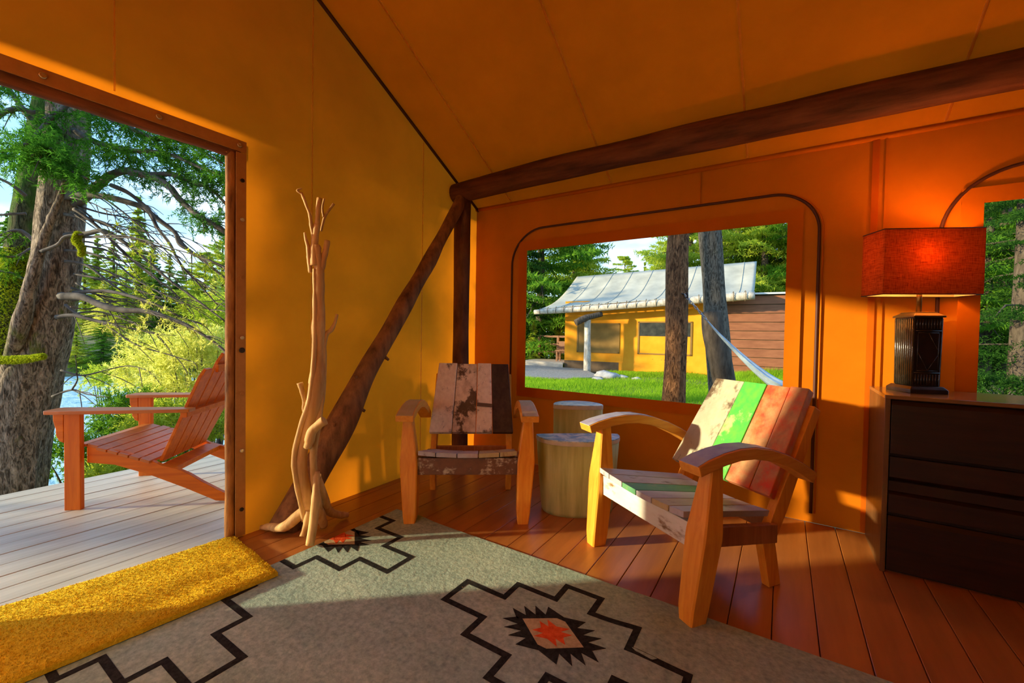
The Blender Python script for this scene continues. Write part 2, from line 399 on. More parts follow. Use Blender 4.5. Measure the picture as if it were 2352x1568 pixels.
# pole frame
mb = MB(); mb.tube([(-.03, -.30, 2.272), (.8, -.30, 2.295), (1.7, -.30, 2.30), (2.6, -.30, 2.292), (3.5, -.30, 2.285), (4.33, -.30, 2.28)], [.082, .086, .088, .084, .086, .088], 20, .12, 3, 14)
mb.build('log_beam', M['logx'], label='long dark peeled log beam under the sloping canvas ceiling', cat='beam')
mb = MB(); mb.tube([(.085, -.30, 0), (.082, -.30, .8), (.084, -.30, 1.5), (.08, -.30, 2.20)], [.07, .072, .068, .07], 18, .12, 5, 8)
mb.build('log_post', M['bark'], label='dark upright log post in the tent corner behind the armchair with whitish boards', cat='post')
br = MB(); br.tube([(.10, -1.80, .0), (.105, -1.52, .42), (.10, -1.27, .83), (.10, -.80, 1.50), (.10, -.40, 2.10), (.09, -.33, 2.20)], [.085, .082, .066, .056, .05, .048], 18, .3, 8, 10)
brace = br.build('log_brace', M['brace'], label='slanting brown log brace leaning from the corner post to the floor', cat='brace')
BP, BR_ = resample([(.10, -1.80, .0), (.105, -1.52, .42), (.10, -1.27, .83), (.10, -.80, 1.50), (.10, -.40, 2.10), (.09, -.33, 2.20)], [.085, .082, .066, .056, .05, .048], 14)
for i_, dv_ in ((8, (.3, -.6, .75)), (16, (.5, -.6, .6)), (22, (.6, .6, -.5)), (26, (.3, -.7, .6)), (31, (.6, .5, -.6))):
    p = BP[i_]; dv_ = Vector(dv_).normalized(); mb = MB(); mb.tube([p+dv_*BR_[i_]*.6, p+dv_*(BR_[i_]+.028)], [.015, .009], 7, res=2); mb.build('knot_stub', M['brace'], brace)
# ------------------------------------------------------------------ armchairs
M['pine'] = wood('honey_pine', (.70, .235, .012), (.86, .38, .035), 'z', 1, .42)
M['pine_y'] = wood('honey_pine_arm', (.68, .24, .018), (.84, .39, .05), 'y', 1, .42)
M['pine_dark'] = wood('shaded_pine', (.30, .10, .025), (.45, .18, .05), 'z', 1, .5)  # darker pine copy, under-seat shade put into the colour
M['p_white'] = peel('white_flaked_paint', (.46, .44, .31), (.14, .09, .04), 9, .54, (1.6, 1.6, .8), (.41, .385, .26))
M['p_white2'] = peel('white_worn_paint', (.86, .76, .58), (.15, .09, .05), 8, .56, (2, 2, 1), (.74, .63, .46))
M['p_worn'] = peel('half_stripped_white_paint', (.80, .68, .50), (.13, .085, .045), 22, .53, (1, 1, .6), (.52, .40, .26))
M['p_green'] = peel('green_flaked_paint', (.05, .42, .05), (.55, .50, .25), 7, .585, (1.5, 1.5, 1), (.11, .50, .04))
M['p_red'] = peel('red_worn_paint', (.66, .13, .03), (.62, .32, .13), 11, .50, (1.4, 1.4, .8), (.75, .05, .012), edge=.07)
M['p_brown'] = varied('dark_brown_board', (.03, .018, .012), (.075, .045, .03), 8, (4, 4, 1), .5, .2)
M['p_rail'] = peel('brown_rail_with_pale_flakes', (.17, .07, .03), (.66, .55, .40), 11, .54, (1, 1, 1.3), (.12, .05, .025), edge=.02)
M['p_railw'] = peel('white_rail_with_cracks', (.70, .68, .58), (.30, .17, .06), 12, .565, (.5, 1, 1.6), (.62, .60, .48))
M['p_lilac'] = peel('lilac_grey_seat_paint', (.46, .44, .46), (.20, .12, .07), 12, .58, (1.5, .5, 1), (.40, .36, .38))
M['p_seatg'] = peel('green_seat_paint', (.07, .25, .11), (.40, .36, .14), 8, .58, (1.5, .6, 1), (.10, .30, .10))
M['p_tan'] = peel('tan_seat_board', (.45, .36, .16), (.25, .15, .06), 9, .6, (2, .5, 1), (.50, .40, .22))
M['p_armtop'] = peel('blue_grey_arm_top', (.42, .42, .46), (.40, .27, .12), 9, .56, (1, .6, 1), (.30, .27, .42))
M['tape'] = plain('brown_strip', (.13, .085, .05), .6)
def armchair(name, loc, rz, label, back, seat, railm, toparm, fall=.155):
    t = empty(name, loc, rz, label, 'chair')
    kw = dict(parent=t, world=False)
    for s in (-1, 1):
        rings = []
        for z, xo, xi, y0, y1 in ((0, .355, .292, -.045, .035), (.06, .362, .286, -.046, .042), (.33, .386, .288, -.022, .074), (.36, .387, .290, -.019, .075), (.61, .377, .326, .018, .078)):
            c = .006
            r = [(xi+c, y0), (xo-c, y0), (xo, y0+c), (xo, y1-c), (xo-c, y1), (xi+c, y1), (xi, y1-c), (xi, y0+c)]
            if s < 0: r = [(-a, b) for a, b in r][::-1]
            else: pass
            rings.append([(a*1 if s > 0 else a, b, z) for a, b in r])
        mb = MB(); mb.loft(rings); mb.build('front_leg', M['pine'], **kw)
        # bent arm: sides and top face
        prof = [(-.075, .628), (-.02, .646), (.06, .662), (.15, .671), (.24, .667), (.34, .648), (.44, .615), (.54, .570), (.635, .518)]
        rings = []
        for i, (y, z) in enumerate(prof):
            u = i/(len(prof)-1); w = .050-.012*u; cx = .352-.016*u
            a0 = prof[max(i-1, 0)]; a1 = prof[min(i+1, len(prof)-1)]; ty, tz = a1[0]-a0[0], a1[1]-a0[1]; L = math.hypot(ty, tz); ny, nz = -tz/L, ty/L
            th = .046 if i else .040
            rings.append([(s*(cx-w*1), y-ny*th, z-nz*th), (s*(cx+w), y-ny*th, z-nz*th), (s*(cx+w), y, z), (s*(cx-w), y, z)][::s])
        mb = MB(); mb.loft(rings); arm = bevel(mb.build('arm', M['pine_y'], **kw), .004)
        rt = []
        for r in rings:
            q = [Vector(p) for p in sorted(r, key=lambda p: p[0])]
            top = [p for p in q]
            tl = sorted(r, key=lambda p: (p[2]))[2:]; tl = sorted(tl, key=lambda p: p[0])
            rt.append([Vector(tl[0])+Vector((.006, 0, .0002)), Vector(tl[1])+Vector((-.006, 0, .0002)), Vector(tl[1])+Vector((-.006, 0, .0022)), Vector(tl[0])+Vector((.006, 0, .0022))])
        mb = MB(); mb.loft(rt); mb.build('painted_top', toparm, parent=arm, world=False)
        # rear leg that runs on as the back stile
        poly = [(.485, 0), (.558, 0), (.515, .20), (.585, .32), (.80, .76), (.755, .785), (.515, .36), (.435, .20)]
        x0 = s*.262; mb = MB(); mb.prism([(x0-.019, y, z) for y, z in poly], (.038, 0, 0)); bevel(mb.build('rear_leg', M['pine'], **kw), .004)
        mb = MB(); mb.hexa([(s*.300-.016, .06, .270), (s*.300+.016, .06, .270), (s*.284+.016, .50, .205), (s*.284-.016, .50, .205),
                            (s*.300-.016, .06, .350), (s*.300+.016, .06, .350), (s*.284+.016, .50, .285), (s*.284-.016, .50, .285)])
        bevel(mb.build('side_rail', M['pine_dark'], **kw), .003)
    mb = MB(); mb.box((-.292, .004, .270), (.292, .036, .368)); bevel(mb.build('front_rail', railm, **kw), .003)
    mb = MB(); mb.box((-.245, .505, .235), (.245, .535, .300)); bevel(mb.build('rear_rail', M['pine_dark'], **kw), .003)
    n = len(seat); gx = .0025
    fw = [-.305+.61*i/n for i in range(n+1)]; bw = [-.262+.524*i/n for i in range(n+1)]
    def dip(x): return .018*(x/.3)**2
    for i in range(n):
        f0, f1, b0, b1 = fw[i]+gx, fw[i+1]-gx, bw[i]+gx, bw[i+1]-gx
        if abs(fw[i]) > .2 and i == 0: pass
        zt = lambda x, y: .396-fall*y+dip(x)
        yf = -.022; yb = .505; th = .026
        # outer slats start behind the front legs
        if i == 0: pts = [(f0, .08), (f1, yf), (b1, yb), (b0, yb)] if False else [(f0+.02, yf), (f1, yf), (b1, yb), (b0, yb)]
        elif i == n-1: pts = [(f0, yf), (f1-.02, yf), (b1, yb), (b0, yb)]
        else: pts = [(f0, yf), (f1, yf), (b1, yb), (b0, yb)]
        mb = MB(); mb.hexa([(x, y, zt(x, y)-th) for x, y in pts]+[(x, y, zt(x, y)) for x, y in pts])
        bevel(mb.build('seat_slat', seat[i], **kw), .0025)
    W0, W1_ = sum(w for w, _ in back), .575
    x = -.29
    ztop = .862; zb = .412; yb = .458; yt = .747
    nx = Vector((0, .846, -.533))*.042   # slat thickness direction (backwards, down)
    nx = Vector((0, zt_ := (ztop-zb), -(yt-yb))).normalized()*.042
    for i, (w, mm) in enumerate(back):
        a, b = x/.29, (x+w)/.29
        xb0, xb1 = a*.29+.002, b*.29-.002; xt0, xt1 = a*.262+.002, b*.262-.002
        dz = random.uniform(-.004, .004); fwd = random.uniform(-.003, .003)
        P = [Vector((xb0, yb+fwd, zb)), Vector((xb1, yb+fwd, zb)), Vector((xt1, yt+fwd, ztop+dz)), Vector((xt0, yt+fwd, ztop+dz))]
        mb = MB(); mb.hexa([p+nx for p in P]+P); sl_ = bevel(mb.build('back_slat', mm, **kw), .004)
        ax_ = Vector((0, -(ztop-zb), (yt-yb))).normalized()
        for u, v in ((.14, .05), (.86, .05), (.14, .95), (.86, .95)):
            p = P[0].lerp(P[1], u).lerp(P[3].lerp(P[2], u), v)
            disc(p+ax_*.0003, .004, .0012, ax_, M['dark'], 'nail', sl_, 8)
        x += w
    return t, nx
ang1 = math.atan2(.586, .81); ang2 = math.atan2(-.567, .824)
c1, _ = armchair('armchair', (.863, -1.16, .0), ang1, 'armchair in the tent corner with worn whitish back boards and one dark brown board',
    [(.155, M['p_white2']), (.165, M['p_worn']), (.115, M['p_white2']), (.145, M['p_brown'])],
    [M['p_lilac'], M['p_lilac'], M['p_lilac'], M['p_tan'], M['p_tan']], M['p_rail'], M['p_tan'], .25)
mb = MB(); mb.hexa([(.032, .555, .5735), (.142, .553, .566), (.142, .567, .588), (.032, .571, .597), (.032, .5515, .575), (.142, .5495, .5675), (.142, .5635, .5895), (.032, .5675, .5985)])
mb.build('brown_strip', M['tape'], c1, world=False, label='brown bare stripe across the third back board')
c2, _ = armchair('armchair', (1.850, -1.150, .0), ang2, 'armchair nearest the dresser with white, green and red painted back boards',
    [(.205, M['p_white']), (.145, M['p_green']), (.13, M['p_red']), (.10, M['p_red'])],
    [M['p_lilac'], M['p_lilac'], M['p_seatg'], M['p_lilac'], M['p_tan'], M['p_lilac']], M['p_railw'], M['p_armtop'])
# ------------------------------------------------------------------ half-moon side tables
M['marble'] = varied('blue_grey_stone_top', (.20, .36, .52), (.62, .68, .66), 9, (1, 1, 1), .22, .03, 8, .6, dist=1.2, lo=.42, hi=.58)
M['limewash'] = varied('limewashed_side', (.28, .33, .09), (.60, .66, .26), 3, (6, 6, .5), .55, .12, 7, .35)
M['rim'] = varied('pale_chipped_rim', (.45, .43, .33), (.62, .60, .48), 14, (1, 1, 1), .6, .15)
def moon(name, A, B, bf, bb, z, taper, label):
    """D-shaped drum: tips A and B, front bulge bf, back bulge bb (signed along the normal)"""
    A, B = Vector((*A, 0)), Vector((*B, 0)); c = (A+B)/2; h = (B-A)/2; nrm = Vector((h.y, -h.x, 0)).normalized()
    cc = c+nrm*(bf-bb)*.4
    def outline(s):
        pts = []
        for i in range(24):
            a = PI*i/24; pts.append(c-h*math.cos(a)+nrm*bf*math.sin(a)**.8)
        for i in range(24):
            a = PI*i/24; pts.append(c+h*math.cos(a)-nrm*bb*math.sin(a))
        return [cc+(p-cc)*s for p in pts]
    t = empty(name, (cc.x, cc.y, 0), 0, label, 'side table', 'pair of nesting half-moon side tables')
    def ring(s, zz): return [Vector((p.x, p.y, zz)) for p in outline(s)]
    MB().loft([ring(taper, 0.0), ring(taper+.01, .02), ring((1+taper)/2+.01, z*.5), ring(.985, z-.03)], True, True).build('drum_body', M['limewash'], t)
    bevel(MB().loft([ring(.985, z-.03), ring(1.0, z-.026), ring(1.004, z-.006)], True, False).build('rim', M['rim'], t), .001)
    bevel(MB().loft([ring(1.0, z-.006), ring(.998, z), ring(.99, z+.001)], True, False).build('stone_top', M['marble'], t), .001)
    return t
moon('side_table', (1.085, -.755), (1.505, -.435), .195, .02, .462, .84, 'lower half-moon drum table with blue-grey top in front of the taller one')
moon('side_table', (1.03, -.415), (1.325, -.225), .045, .17, .60, .93, 'taller half-moon drum table under the window, behind the lower one')
# ------------------------------------------------------------------ dresser and lamp
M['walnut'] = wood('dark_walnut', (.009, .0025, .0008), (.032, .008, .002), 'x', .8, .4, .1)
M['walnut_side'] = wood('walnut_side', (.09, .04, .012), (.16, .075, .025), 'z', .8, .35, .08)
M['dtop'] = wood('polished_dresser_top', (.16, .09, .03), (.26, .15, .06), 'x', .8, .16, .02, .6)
dr = empty('dresser', (3.4, -.235, 0), 0, 'dark wooden dresser with three wide drawers under the table lamp', 'dresser')
DX0, DX1, DYF, DH = 2.790, 4.02, -.448, .837
MB().box((DX0+.02, DYF+.03, .0), (DX1-.02, -.035, DH-.02)).build('carcass', plain('dresser_inside', (.015, .006, .003), .8), dr)
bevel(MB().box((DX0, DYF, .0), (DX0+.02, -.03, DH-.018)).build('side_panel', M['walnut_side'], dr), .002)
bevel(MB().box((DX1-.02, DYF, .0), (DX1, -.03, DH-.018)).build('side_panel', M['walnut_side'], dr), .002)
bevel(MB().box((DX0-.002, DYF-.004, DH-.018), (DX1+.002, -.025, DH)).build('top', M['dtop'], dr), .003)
for z0, z1, ch in ((.562, .812, 0), (.285, .548, 1), (.015, .268, 0)):
    y = DYF+.004; mb = MB()
    if ch: poly = [(y, z0), (y, z0+.085), (y+.022, z0+.10), (y+.022, z0+.15), (y, z0+.168), (y, z1), (y+.028, z1), (y+.028, z0)]
    else: poly = [(y, z0), (y, z1-.02), (y+.012, z1), (y+.03, z1), (y+.03, z0)]
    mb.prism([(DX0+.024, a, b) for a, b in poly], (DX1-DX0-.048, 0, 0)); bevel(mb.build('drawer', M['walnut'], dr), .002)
    if ch:
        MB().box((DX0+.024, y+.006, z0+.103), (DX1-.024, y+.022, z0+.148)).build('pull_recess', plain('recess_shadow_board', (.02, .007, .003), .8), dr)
MB().box((DX0+.03, DYF+.05, .0), (DX1-.03, DYF+.07, .014)).build('plinth', plain('plinth_board', (.02, .008, .004), .7), dr)
LX, LY, LPH = 2.945, -.190, math.radians(25)
lamp = empty('table_lamp', (LX, LY, DH), LPH, 'lit table lamp with black ribbed square base and red-orange linen shade', 'lamp')
M['ebony'] = varied('black_carved_wood', (.010, .006, .004), (.03, .016, .010), 20, (1, 1, 1), .28, .15, 4, .6)
M['ebony2'] = varied('black_rib', (.012, .009, .005), (.045, .035, .02), 40, (1, 1, .6), .18, .5, 4, .9, bd=.004)
M['bronze'] = plain('bronze_cap', (.20, .13, .04), .3, .8)
kw = dict(parent=lamp, world=False)
def sq(h, z, h2=None): h2 = h2 or h; return [(-h, -h2, z), (h, -h2, z), (h, h2, z), (-h, h2, z)]
bevel(MB().loft([sq(.082, 0), sq(.082, .018), sq(.068, .034)]).build('plinth', M['ebony'], **kw), .003)
body = bevel(MB().loft([sq(.058, .034), sq(.062, .37)]).build('column', M['ebony'], **kw), .002)
for side in range(4):
    R4 = Matrix.Rotation(side*PI/2, 3, 'Z')
    if side in (1, 3):     # ribbed faces
        for i in range(9):
            x = -.052+.104*i/8; mb = MB()
            mb.tube([R4 @ Vector((x, -.0585, .036)), R4 @ Vector((x*1.05, -.0625, .365))], .0055, 6, res=1)
            mb.build('rib', M['ebony2'], parent=body, world=False)
    else:
        def lineb(a, b, w=.0016):
            mb = MB(); mb.tube([R4 @ Vector((a[0], -.060-.004*a[1]/.37-.0005, a[1])), R4 @ Vector((b[0], -.060-.004*b[1]/.37-.0005, b[1]))], w, 5, res=1)
            mb.build('carved_line', M['ebony2'], parent=body, world=False)
        for a, b in (((-.056, .10), (.056, .10)), ((-.056, .305), (.056, .305)), ((-.045, .11), (-.045, .295)), ((.045, .11), (.045, .295)), ((-.045, .295), (.045, .295)), ((-.045, .11), (.045, .11)),
                     ((.0, .295), (.045, .205)), ((-.045, .205), (0, .11)), ((.0, .11), (.045, .19))): lineb(a, b)
        for i in range(9):
            x = -.05+.1*i/8
            for za, zb in ((.315, .362), (.04, .092)):
                mb = MB(); mb.tube([R4 @ Vector((x, -.0615, za)), R4 @ Vector((x, -.0615, zb))], .003, 5, res=1); mb.build('rib', M['ebony2'], parent=body, world=False)
bevel(MB().loft([sq(.070, .37), sq(.070, .378), sq(.050, .392), sq(.048, .397)]).build('cap', M['bronze'], **kw), .002)
mb = MB(); mb.tube([(0, 0, .396), (0, 0, .56)], .011, 10, res=1); mb.build('stem', M['bronze'], **kw)
# linen shade: open box, single woven sheet on a wire frame
def linen():
    m = bpy.data.materials.new('red_linen'); m.use_nodes = True; t = m.node_tree; t.nodes.clear()
    o = t.nodes.new('ShaderNodeOutputMaterial'); d = t.nodes.new('ShaderNodeBsdfDiffuse'); tr = t.nodes.new('ShaderNodeBsdfTranslucent'); mx = t.nodes.new('ShaderNodeMixShader')
    mx.inputs[0].default_value = .25
    n1 = tex(t, 30, 5, (1, 1, 14)); n2 = tex(t, 30, 5, (9, 9, .8)); a = t.nodes.new('ShaderNodeMixRGB'); a.inputs[0].default_value = .45
    t.links.new(n1.outputs[0], a.inputs[1]); t.links.new(n2.outputs[0], a.inputs[2])
    r = ramp(t, a.outputs[0], [(.36, (.20, .030, .004)), (.62, (.52, .13, .02))]); r2 = ramp(t, a.outputs[0], [(.36, (.09, .004, .0003)), (.62, (.34, .05, .003))])
    t.links.new(r.outputs[0], d.inputs[0]); t.links.new(r2.outputs[0], tr.inputs[0])
    t.links.new(d.outputs[0], mx.inputs[1]); t.links.new(tr.outputs[0], mx.inputs[2]); t.links.new(mx.outputs[0], o.inputs[0]); return m
M['linen'] = linen()
SB, ST = 1.318-DH, 1.634-DH; sa, sb = .215, .078
c = .03
def oct8(z): return [(-sa+c, -sb, z), (sa-c, -sb, z), (sa, -sb+c, z), (sa, sb-c, z), (sa-c, sb, z), (-sa+c, sb, z), (-sa, sb-c, z), (-sa, -sb+c, z)]
def shade_ring(z): return sq(sa, z, sb)
shade = MB().loft([shade_ring(SB), shade_ring(ST)], cap=False).build('lamp_shade', M['linen'], **kw)
MB().loft([sq(sa-.003, SB+.001, sb-.003), sq(sa-.003, ST-.001, sb-.003)], cap=False).build('shade_liner', cloth('cream_liner', (.85, .68, .36), (.80, .58, .30), .40), parent=shade, world=False, label='cream inner lining')
for z in (SB, ST):
    mb = MB(); P = [Vector(p) for p in shade_ring(z)]
    for i in range(4): mb.tube([P[i], P[(i+1) % 4]], .0022, 6, res=1)
    mb.build('shade_wire', M['dark'], parent=shade, world=False)
mb = MB(); mb.tube([(-sa, 0, ST-.03), (sa, 0, ST-.03)], .002, 6, res=1); mb.build('spider_wire', M['dark'], parent=shade, world=False)
bulb_m, t_, b_ = newmat('bulb_glass'); b_.inputs['Emission Color'].default_value = (1, .55, .2, 1); b_.inputs['Emission Strength'].default_value = 6
mb = MB(); mb.loft([[(r*math.cos(2*PI*i/14), r*math.sin(2*PI*i/14), z) for i in range(14)] for r, z in ((.012, .56), (.016, .575), (.028, .60), (.03, .62), (.022, .642), (.006, .652))], True, True)
mb.build('bulb', bulb_m, **kw)
pl_ = bpy.data.lights.new('lamp_light', 'POINT'); plo = bpy.data.objects.new('lamp_light', pl_); COL.objects.link(plo)
pl_.energy = 5.2; pl_.color = (1, .38, .12); pl_.shadow_soft_size = .035; plo.parent = lamp; plo.location = (-.02, 0, .68)
fl_ = empty('added_fill_lamp', (1.15, -4.95, 0), 0, 'unseen floor lamp with a cream drum shade, added behind the camera as fill light', 'lamp')  # added fill light behind the camera, built as a lamp
kw = dict(parent=fl_, world=False)
rg = lambda r_, z, n=20: [(r_*math.cos(2*PI*i/n), r_*math.sin(2*PI*i/n), z) for i in range(n)]
MB().loft([rg(.15, 0), rg(.15, .015), rg(.03, .03)], True, True).build('base', M['dark'], **kw)
mb = MB(); mb.tube([(0, 0, .02), (0, 0, 1.50)], .012, 10, res=1); mb.build('pole', M['dark'], **kw)
MB().loft([rg(.22, 1.42), rg(.19, 1.74)], False, True).build('lamp_shade', cloth('cream_drum_shade', (.85, .75, .55), (.92, .80, .58), .7), **kw)
MB().loft([rg(.012, 1.50), rg(.035, 1.56), rg(.03, 1.60), rg(.008, 1.63)], True, True).build('bulb', bulb_m, **kw)
fll = bpy.data.lights.new('added_fill_light', 'POINT'); flo = bpy.data.objects.new('added_fill_light', fll); COL.objects.link(flo)
fll.energy = 100; fll.color = (1, .72, .42); fll.shadow_soft_size = .06; flo.parent = fl_; flo.location = (0, 0, 1.57)
# ------------------------------------------------------------------ rug and doormat
M['rug'] = varied('grey_wool_pile', (.24, .335, .28), (.46, .585, .485), 55, (1, 1, 1), .95, .5, 6, .05, bd=.006)
nt_ = M['rug'].node_tree; _b = nt_.nodes['Principled BSDF']
_n = tex(nt_, 3.2, 5, (.5, 1.2, 1)); _r = ramp(nt_, _n.outputs[0], [(.3, (.74, .80, .78)), (.7, (1.1, 1.06, .98))]); _m = nt_.nodes.new('ShaderNodeMixRGB'); _m.blend_type = 'MULTIPLY'; _m.inputs[0].default_value = 1
_old = _b.inputs['Base Color'].links[0].from_socket; nt_.links.new(_old, _m.inputs[1]); nt_.links.new(_r.outputs[0], _m.inputs[2]); nt_.links.new(_m.outputs[0], _b.inputs['Base Color'])
M['black'] = varied('black_wool', (.010, .010, .009), (.035, .035, .03), 60, (1, 1, 1), .95, .4, 4, .05, bd=.004)
M['redw'] = varied('red_wool', (.62, .06, .012), (.85, .14, .03), 60, (1, 1, 1), .95, .4, 4, .05, bd=.004)
M['tanw'] = varied('tan_wool', (.40, .31, .15), (.58, .47, .25), 60, (1, 1, 1), .95, .4, 4, .05, bd=.004)
rug = empty('patterned_rug', (2.2, -2.4, 0), 0, 'grey wool rug with black stepped outlines and red diamond motifs', 'rug')
RX0, RX1, RY0, RY1, RT_ = .415, 3.75, -3.68, -1.285, .006
def rugz(x, y):
    e = min(x-RX0, RX1-x, y-RY0, RY1-y)
    z = .0025*max(0, mnoise.noise(Vector((x*2.2, y*2.2, 1))))
    z += .014*math.exp(-((x-1.98)/.10)**2-((y+1.50)/.16)**2)     # small ripple towards the far edge
    z += .010*math.exp(-((x-.62)/.07)**2-((y+1.30)/.06)**2)
    return RT_+z
gx = frange(RX0, RX1, 66); gy = frange(RY0, RY1, 48); V, F = [], []
for y in gy:
    for x in gx: V.append((x, y, rugz(x, y)))
nx_ = len(gx)
for i in range(len(gy)-1):
    for j in range(nx_-1): a = i*nx_+j; F.append((a, a+1, a+nx_+1, a+nx_))
nb = len(V)
loop = [j for j in range(nx_)]+[i*nx_+nx_-1 for i in range(1, len(gy))]+[(len(gy)-1)*nx_+j for j in range(nx_-2, -1, -1)]+[i*nx_ for i in range(len(gy)-2, 0, -1)]
for k, a in enumerate(loop): V.append((V[a][0], V[a][1], .0005))
for k in range(len(loop)): F.append((loop[k], nb+k, nb+(k+1) % len(loop), loop[(k+1) % len(loop)]))
mb = MB(); mb.add(V, F, False); mb.build('pile', M['rug'], rug)
def flat(polys, name, m, dz=.0012):
    """inlaid wool: thin pads that follow the pile"""
    mb = MB()
    for poly in polys:
        # subdivide long edges so that the pad follows the ripples
        P = []
        for a, b in zip(poly, poly[1:]+poly[:1]):
            k = max(1, int(math.hypot(b[0]-a[0], b[1]-a[1])/.04))
            P += [(a[0]+(b[0]-a[0])*i/k, a[1]+(b[1]-a[1])*i/k) for i in range(k)]
        n = len(P); top = [(x, y, rugz(x, y)+dz) for x, y in P]; bot = [(x, y, rugz(x, y)-.003) for x, y in P]
        mb.add(top+bot, [tuple(range(n))]+[(i, n+i, n+(i+1) % n, (i+1) % n) for i in range(n)])
    return mb.build(name, m, rug)
QX = [.077, .259, .453]; QY = [.29, .182, .074]
def motif(cx, cy):
    q = [(QX[0], QY[0]), (QX[0], QY[1]), (QX[1], QY[1]), (QX[1], QY[2]), (QX[2], QY[2])]
    path = q+[(x, -y) for x, y in q[::-1]]+[(-x, -y) for x, y in q]+[(-x, y) for x, y in q[::-1]]
    w = .0125; polys = []
    for (x0, y0), (x1, y1) in zip(path, path[1:]+path[:1]):
        a0, a1 = min(x0, x1)-w+cx, max(x0, x1)+w+cx; b0, b1 = min(y0, y1)-w+cy, max(y0, y1)+w+cy
        a0 = max(a0, RX0+.003); 
        if a1-a0 < .005: continue
        a1 = min(a1, RX1-.003)
        if a1-a0 < .005: continue
        horiz = abs(x1-x0) > abs(y1-y0)
        if horiz: polys.append([(a0, b0), (a1, b0), (a1, b1), (a0, b1)])
        else: polys.append([(a0, b0+2*w), (a1, b0+2*w), (a1, b1-2*w), (a0, b1-2*w)])
    flat(polys, 'stepped_outline', M['black'])
    def clip(P):
        out = []
        for a, b in zip(P, P[1:]+P[:1]):
            ia, ib = a[0] >= RX0+.003, b[0] >= RX0+.003
            if ia: out.append(a)
            if ia != ib:
                t = (RX0+.003-a[0])/(b[0]-a[0]); out.append((RX0+.003, a[1]+(b[1]-a[1])*t))
        return out if len(out) > 2 else None
    def put(L, name, m, dz):
        L = [clip([(cx+x, cy+y) for x, y in P]) for P in L]; L = [p for p in L if p]
        if L: flat(L, name, m, dz)
    dia = lambda a, b: [(-a, 0), (0, -b), (a, 0), (0, b)]
    D = [[(-.150, .0), (-.03, -.098), (.03, -.098), (.150, 0), (.03, .098), (-.03, .098)]]
    for sx in (-1, 1):
        for sy in (-1, 1):
            for (tx, ty), (bx0, by0), (bx1, by1) in (((.193, .036), (.150, -.005), (.118, .028)), ((.162, .072), (.122, .022), (.09, .05)), ((.126, .099), (.094, .046), (.06, .072)), ((.080, .122), (.064, .068), (-.01, .098))):
                P = [(sx*tx, sy*ty), (sx*bx0, sy*by0), (sx*bx1, sy*by1)]
                ar = sum(a[0]*b[1]-b[0]*a[1] for a, b in zip(P, P[1:]+P[:1]))
                D.append(P if ar > 0 else P[::-1])
    if cx < 1 and cy < -2: return      # this motif keeps only its outline beside the doormat
    put(D, 'serrated_diamond', M['black'], .0012)
    put([[(-.128, 0.004), (-.015, -.080), (.02, -.080), (.125, -.002), (.015, .080), (-.02, .080)]], 'tan_diamond', M['tanw'], .0018)
    Rr = [[(-.048, 0), (0, -.036), (.048, 0), (0, .036)]]
    for sx in (-1, 1):
        for sy in (-1, 1):
            for P in ([(.067, .028), (.045, .0), (.022, .02)], [(.046, .052), (.022, .016), (-.004, .036)]):
                P = [(sx*a, sy*b) for a, b in P]; ar = sum(a[0]*b[1]-b[0]*a[1] for a, b in zip(P, P[1:]+P[:1])); Rr.append(P if ar > 0 else P[::-1])
    put(Rr, 'red_diamond', M['redw'], .0024)
for cy in (-1.70, -2.455, -3.21):
    for cx in (.443, 1.697, 2.95): motif(cx, cy)
M['coir'] = varied('golden_coir', (.72, .42, .010), (.95, .68, .035), 90, (1, 1, 1), .95, .9, 6, .05, bd=.012)
mat_o = empty('doormat', (.23, -2.6, 0), 0, 'thick golden yellow doormat lying across the doorway threshold', 'doormat')
mb = MB(); rows = 40; colsn = 16; grid = []
for i in range(rows+1):
    v = i/rows; y = -2.015-v*1.30; xl = -.012-.172*(v*1.3); xr = .532-.094*(v*1.3); yl, yr = y+.002, y-.055
    for j in range(colsn+1):
        u = j/colsn; e_ = min(u, 1-u)*colsn; ee = min(v, 1-v)*rows
        edge = .006*(1 if (e_ < .5 or ee < .5) else 0)
        x_ = xl+(xr-xl)*u; hump = .012*math.exp(-((u-.55)/.16)**2)*(.5+.5*math.sin(v*5))
        under = .012 if x_ > .40 else (0 if x_ > 0 else -.026*min(1, -x_/.08+.0))
        grid.append((x_+.004*mnoise.noise(Vector((v*30, u*3, 1))), yl+(yr-yl)*u+.004*mnoise.noise(Vector((u*22, v*3, 7))), .026+under*.5+hump-edge+.0015*mnoise.noise(Vector((u*20, v*40, 2)))))
k = colsn+1
mb.add(grid, [(i*k+j, (i+1)*k+j, (i+1)*k+j+1, i*k+j+1) for i in range(rows) for j in range(colsn)], True)
lp = list(range(k))+[i*k+colsn for i in range(1, rows+1)]+[rows*k+j for j in range(colsn-1, -1, -1)]+[i*k for i in range(rows-1, 0, -1)]
b0 = len(mb.v); mb.v += [Vector((grid[a][0], grid[a][1], .0095 if grid[a][0] > .40 else .001 if grid[a][0] > -.05 else -.028)) for a in lp]
for q in range(len(lp)): mb.f.append((lp[q], lp[(q+1) % len(lp)], b0+(q+1) % len(lp), b0+q)); mb.sm.append(False)
mb.build('coir_pile', M['coir'], mat_o)
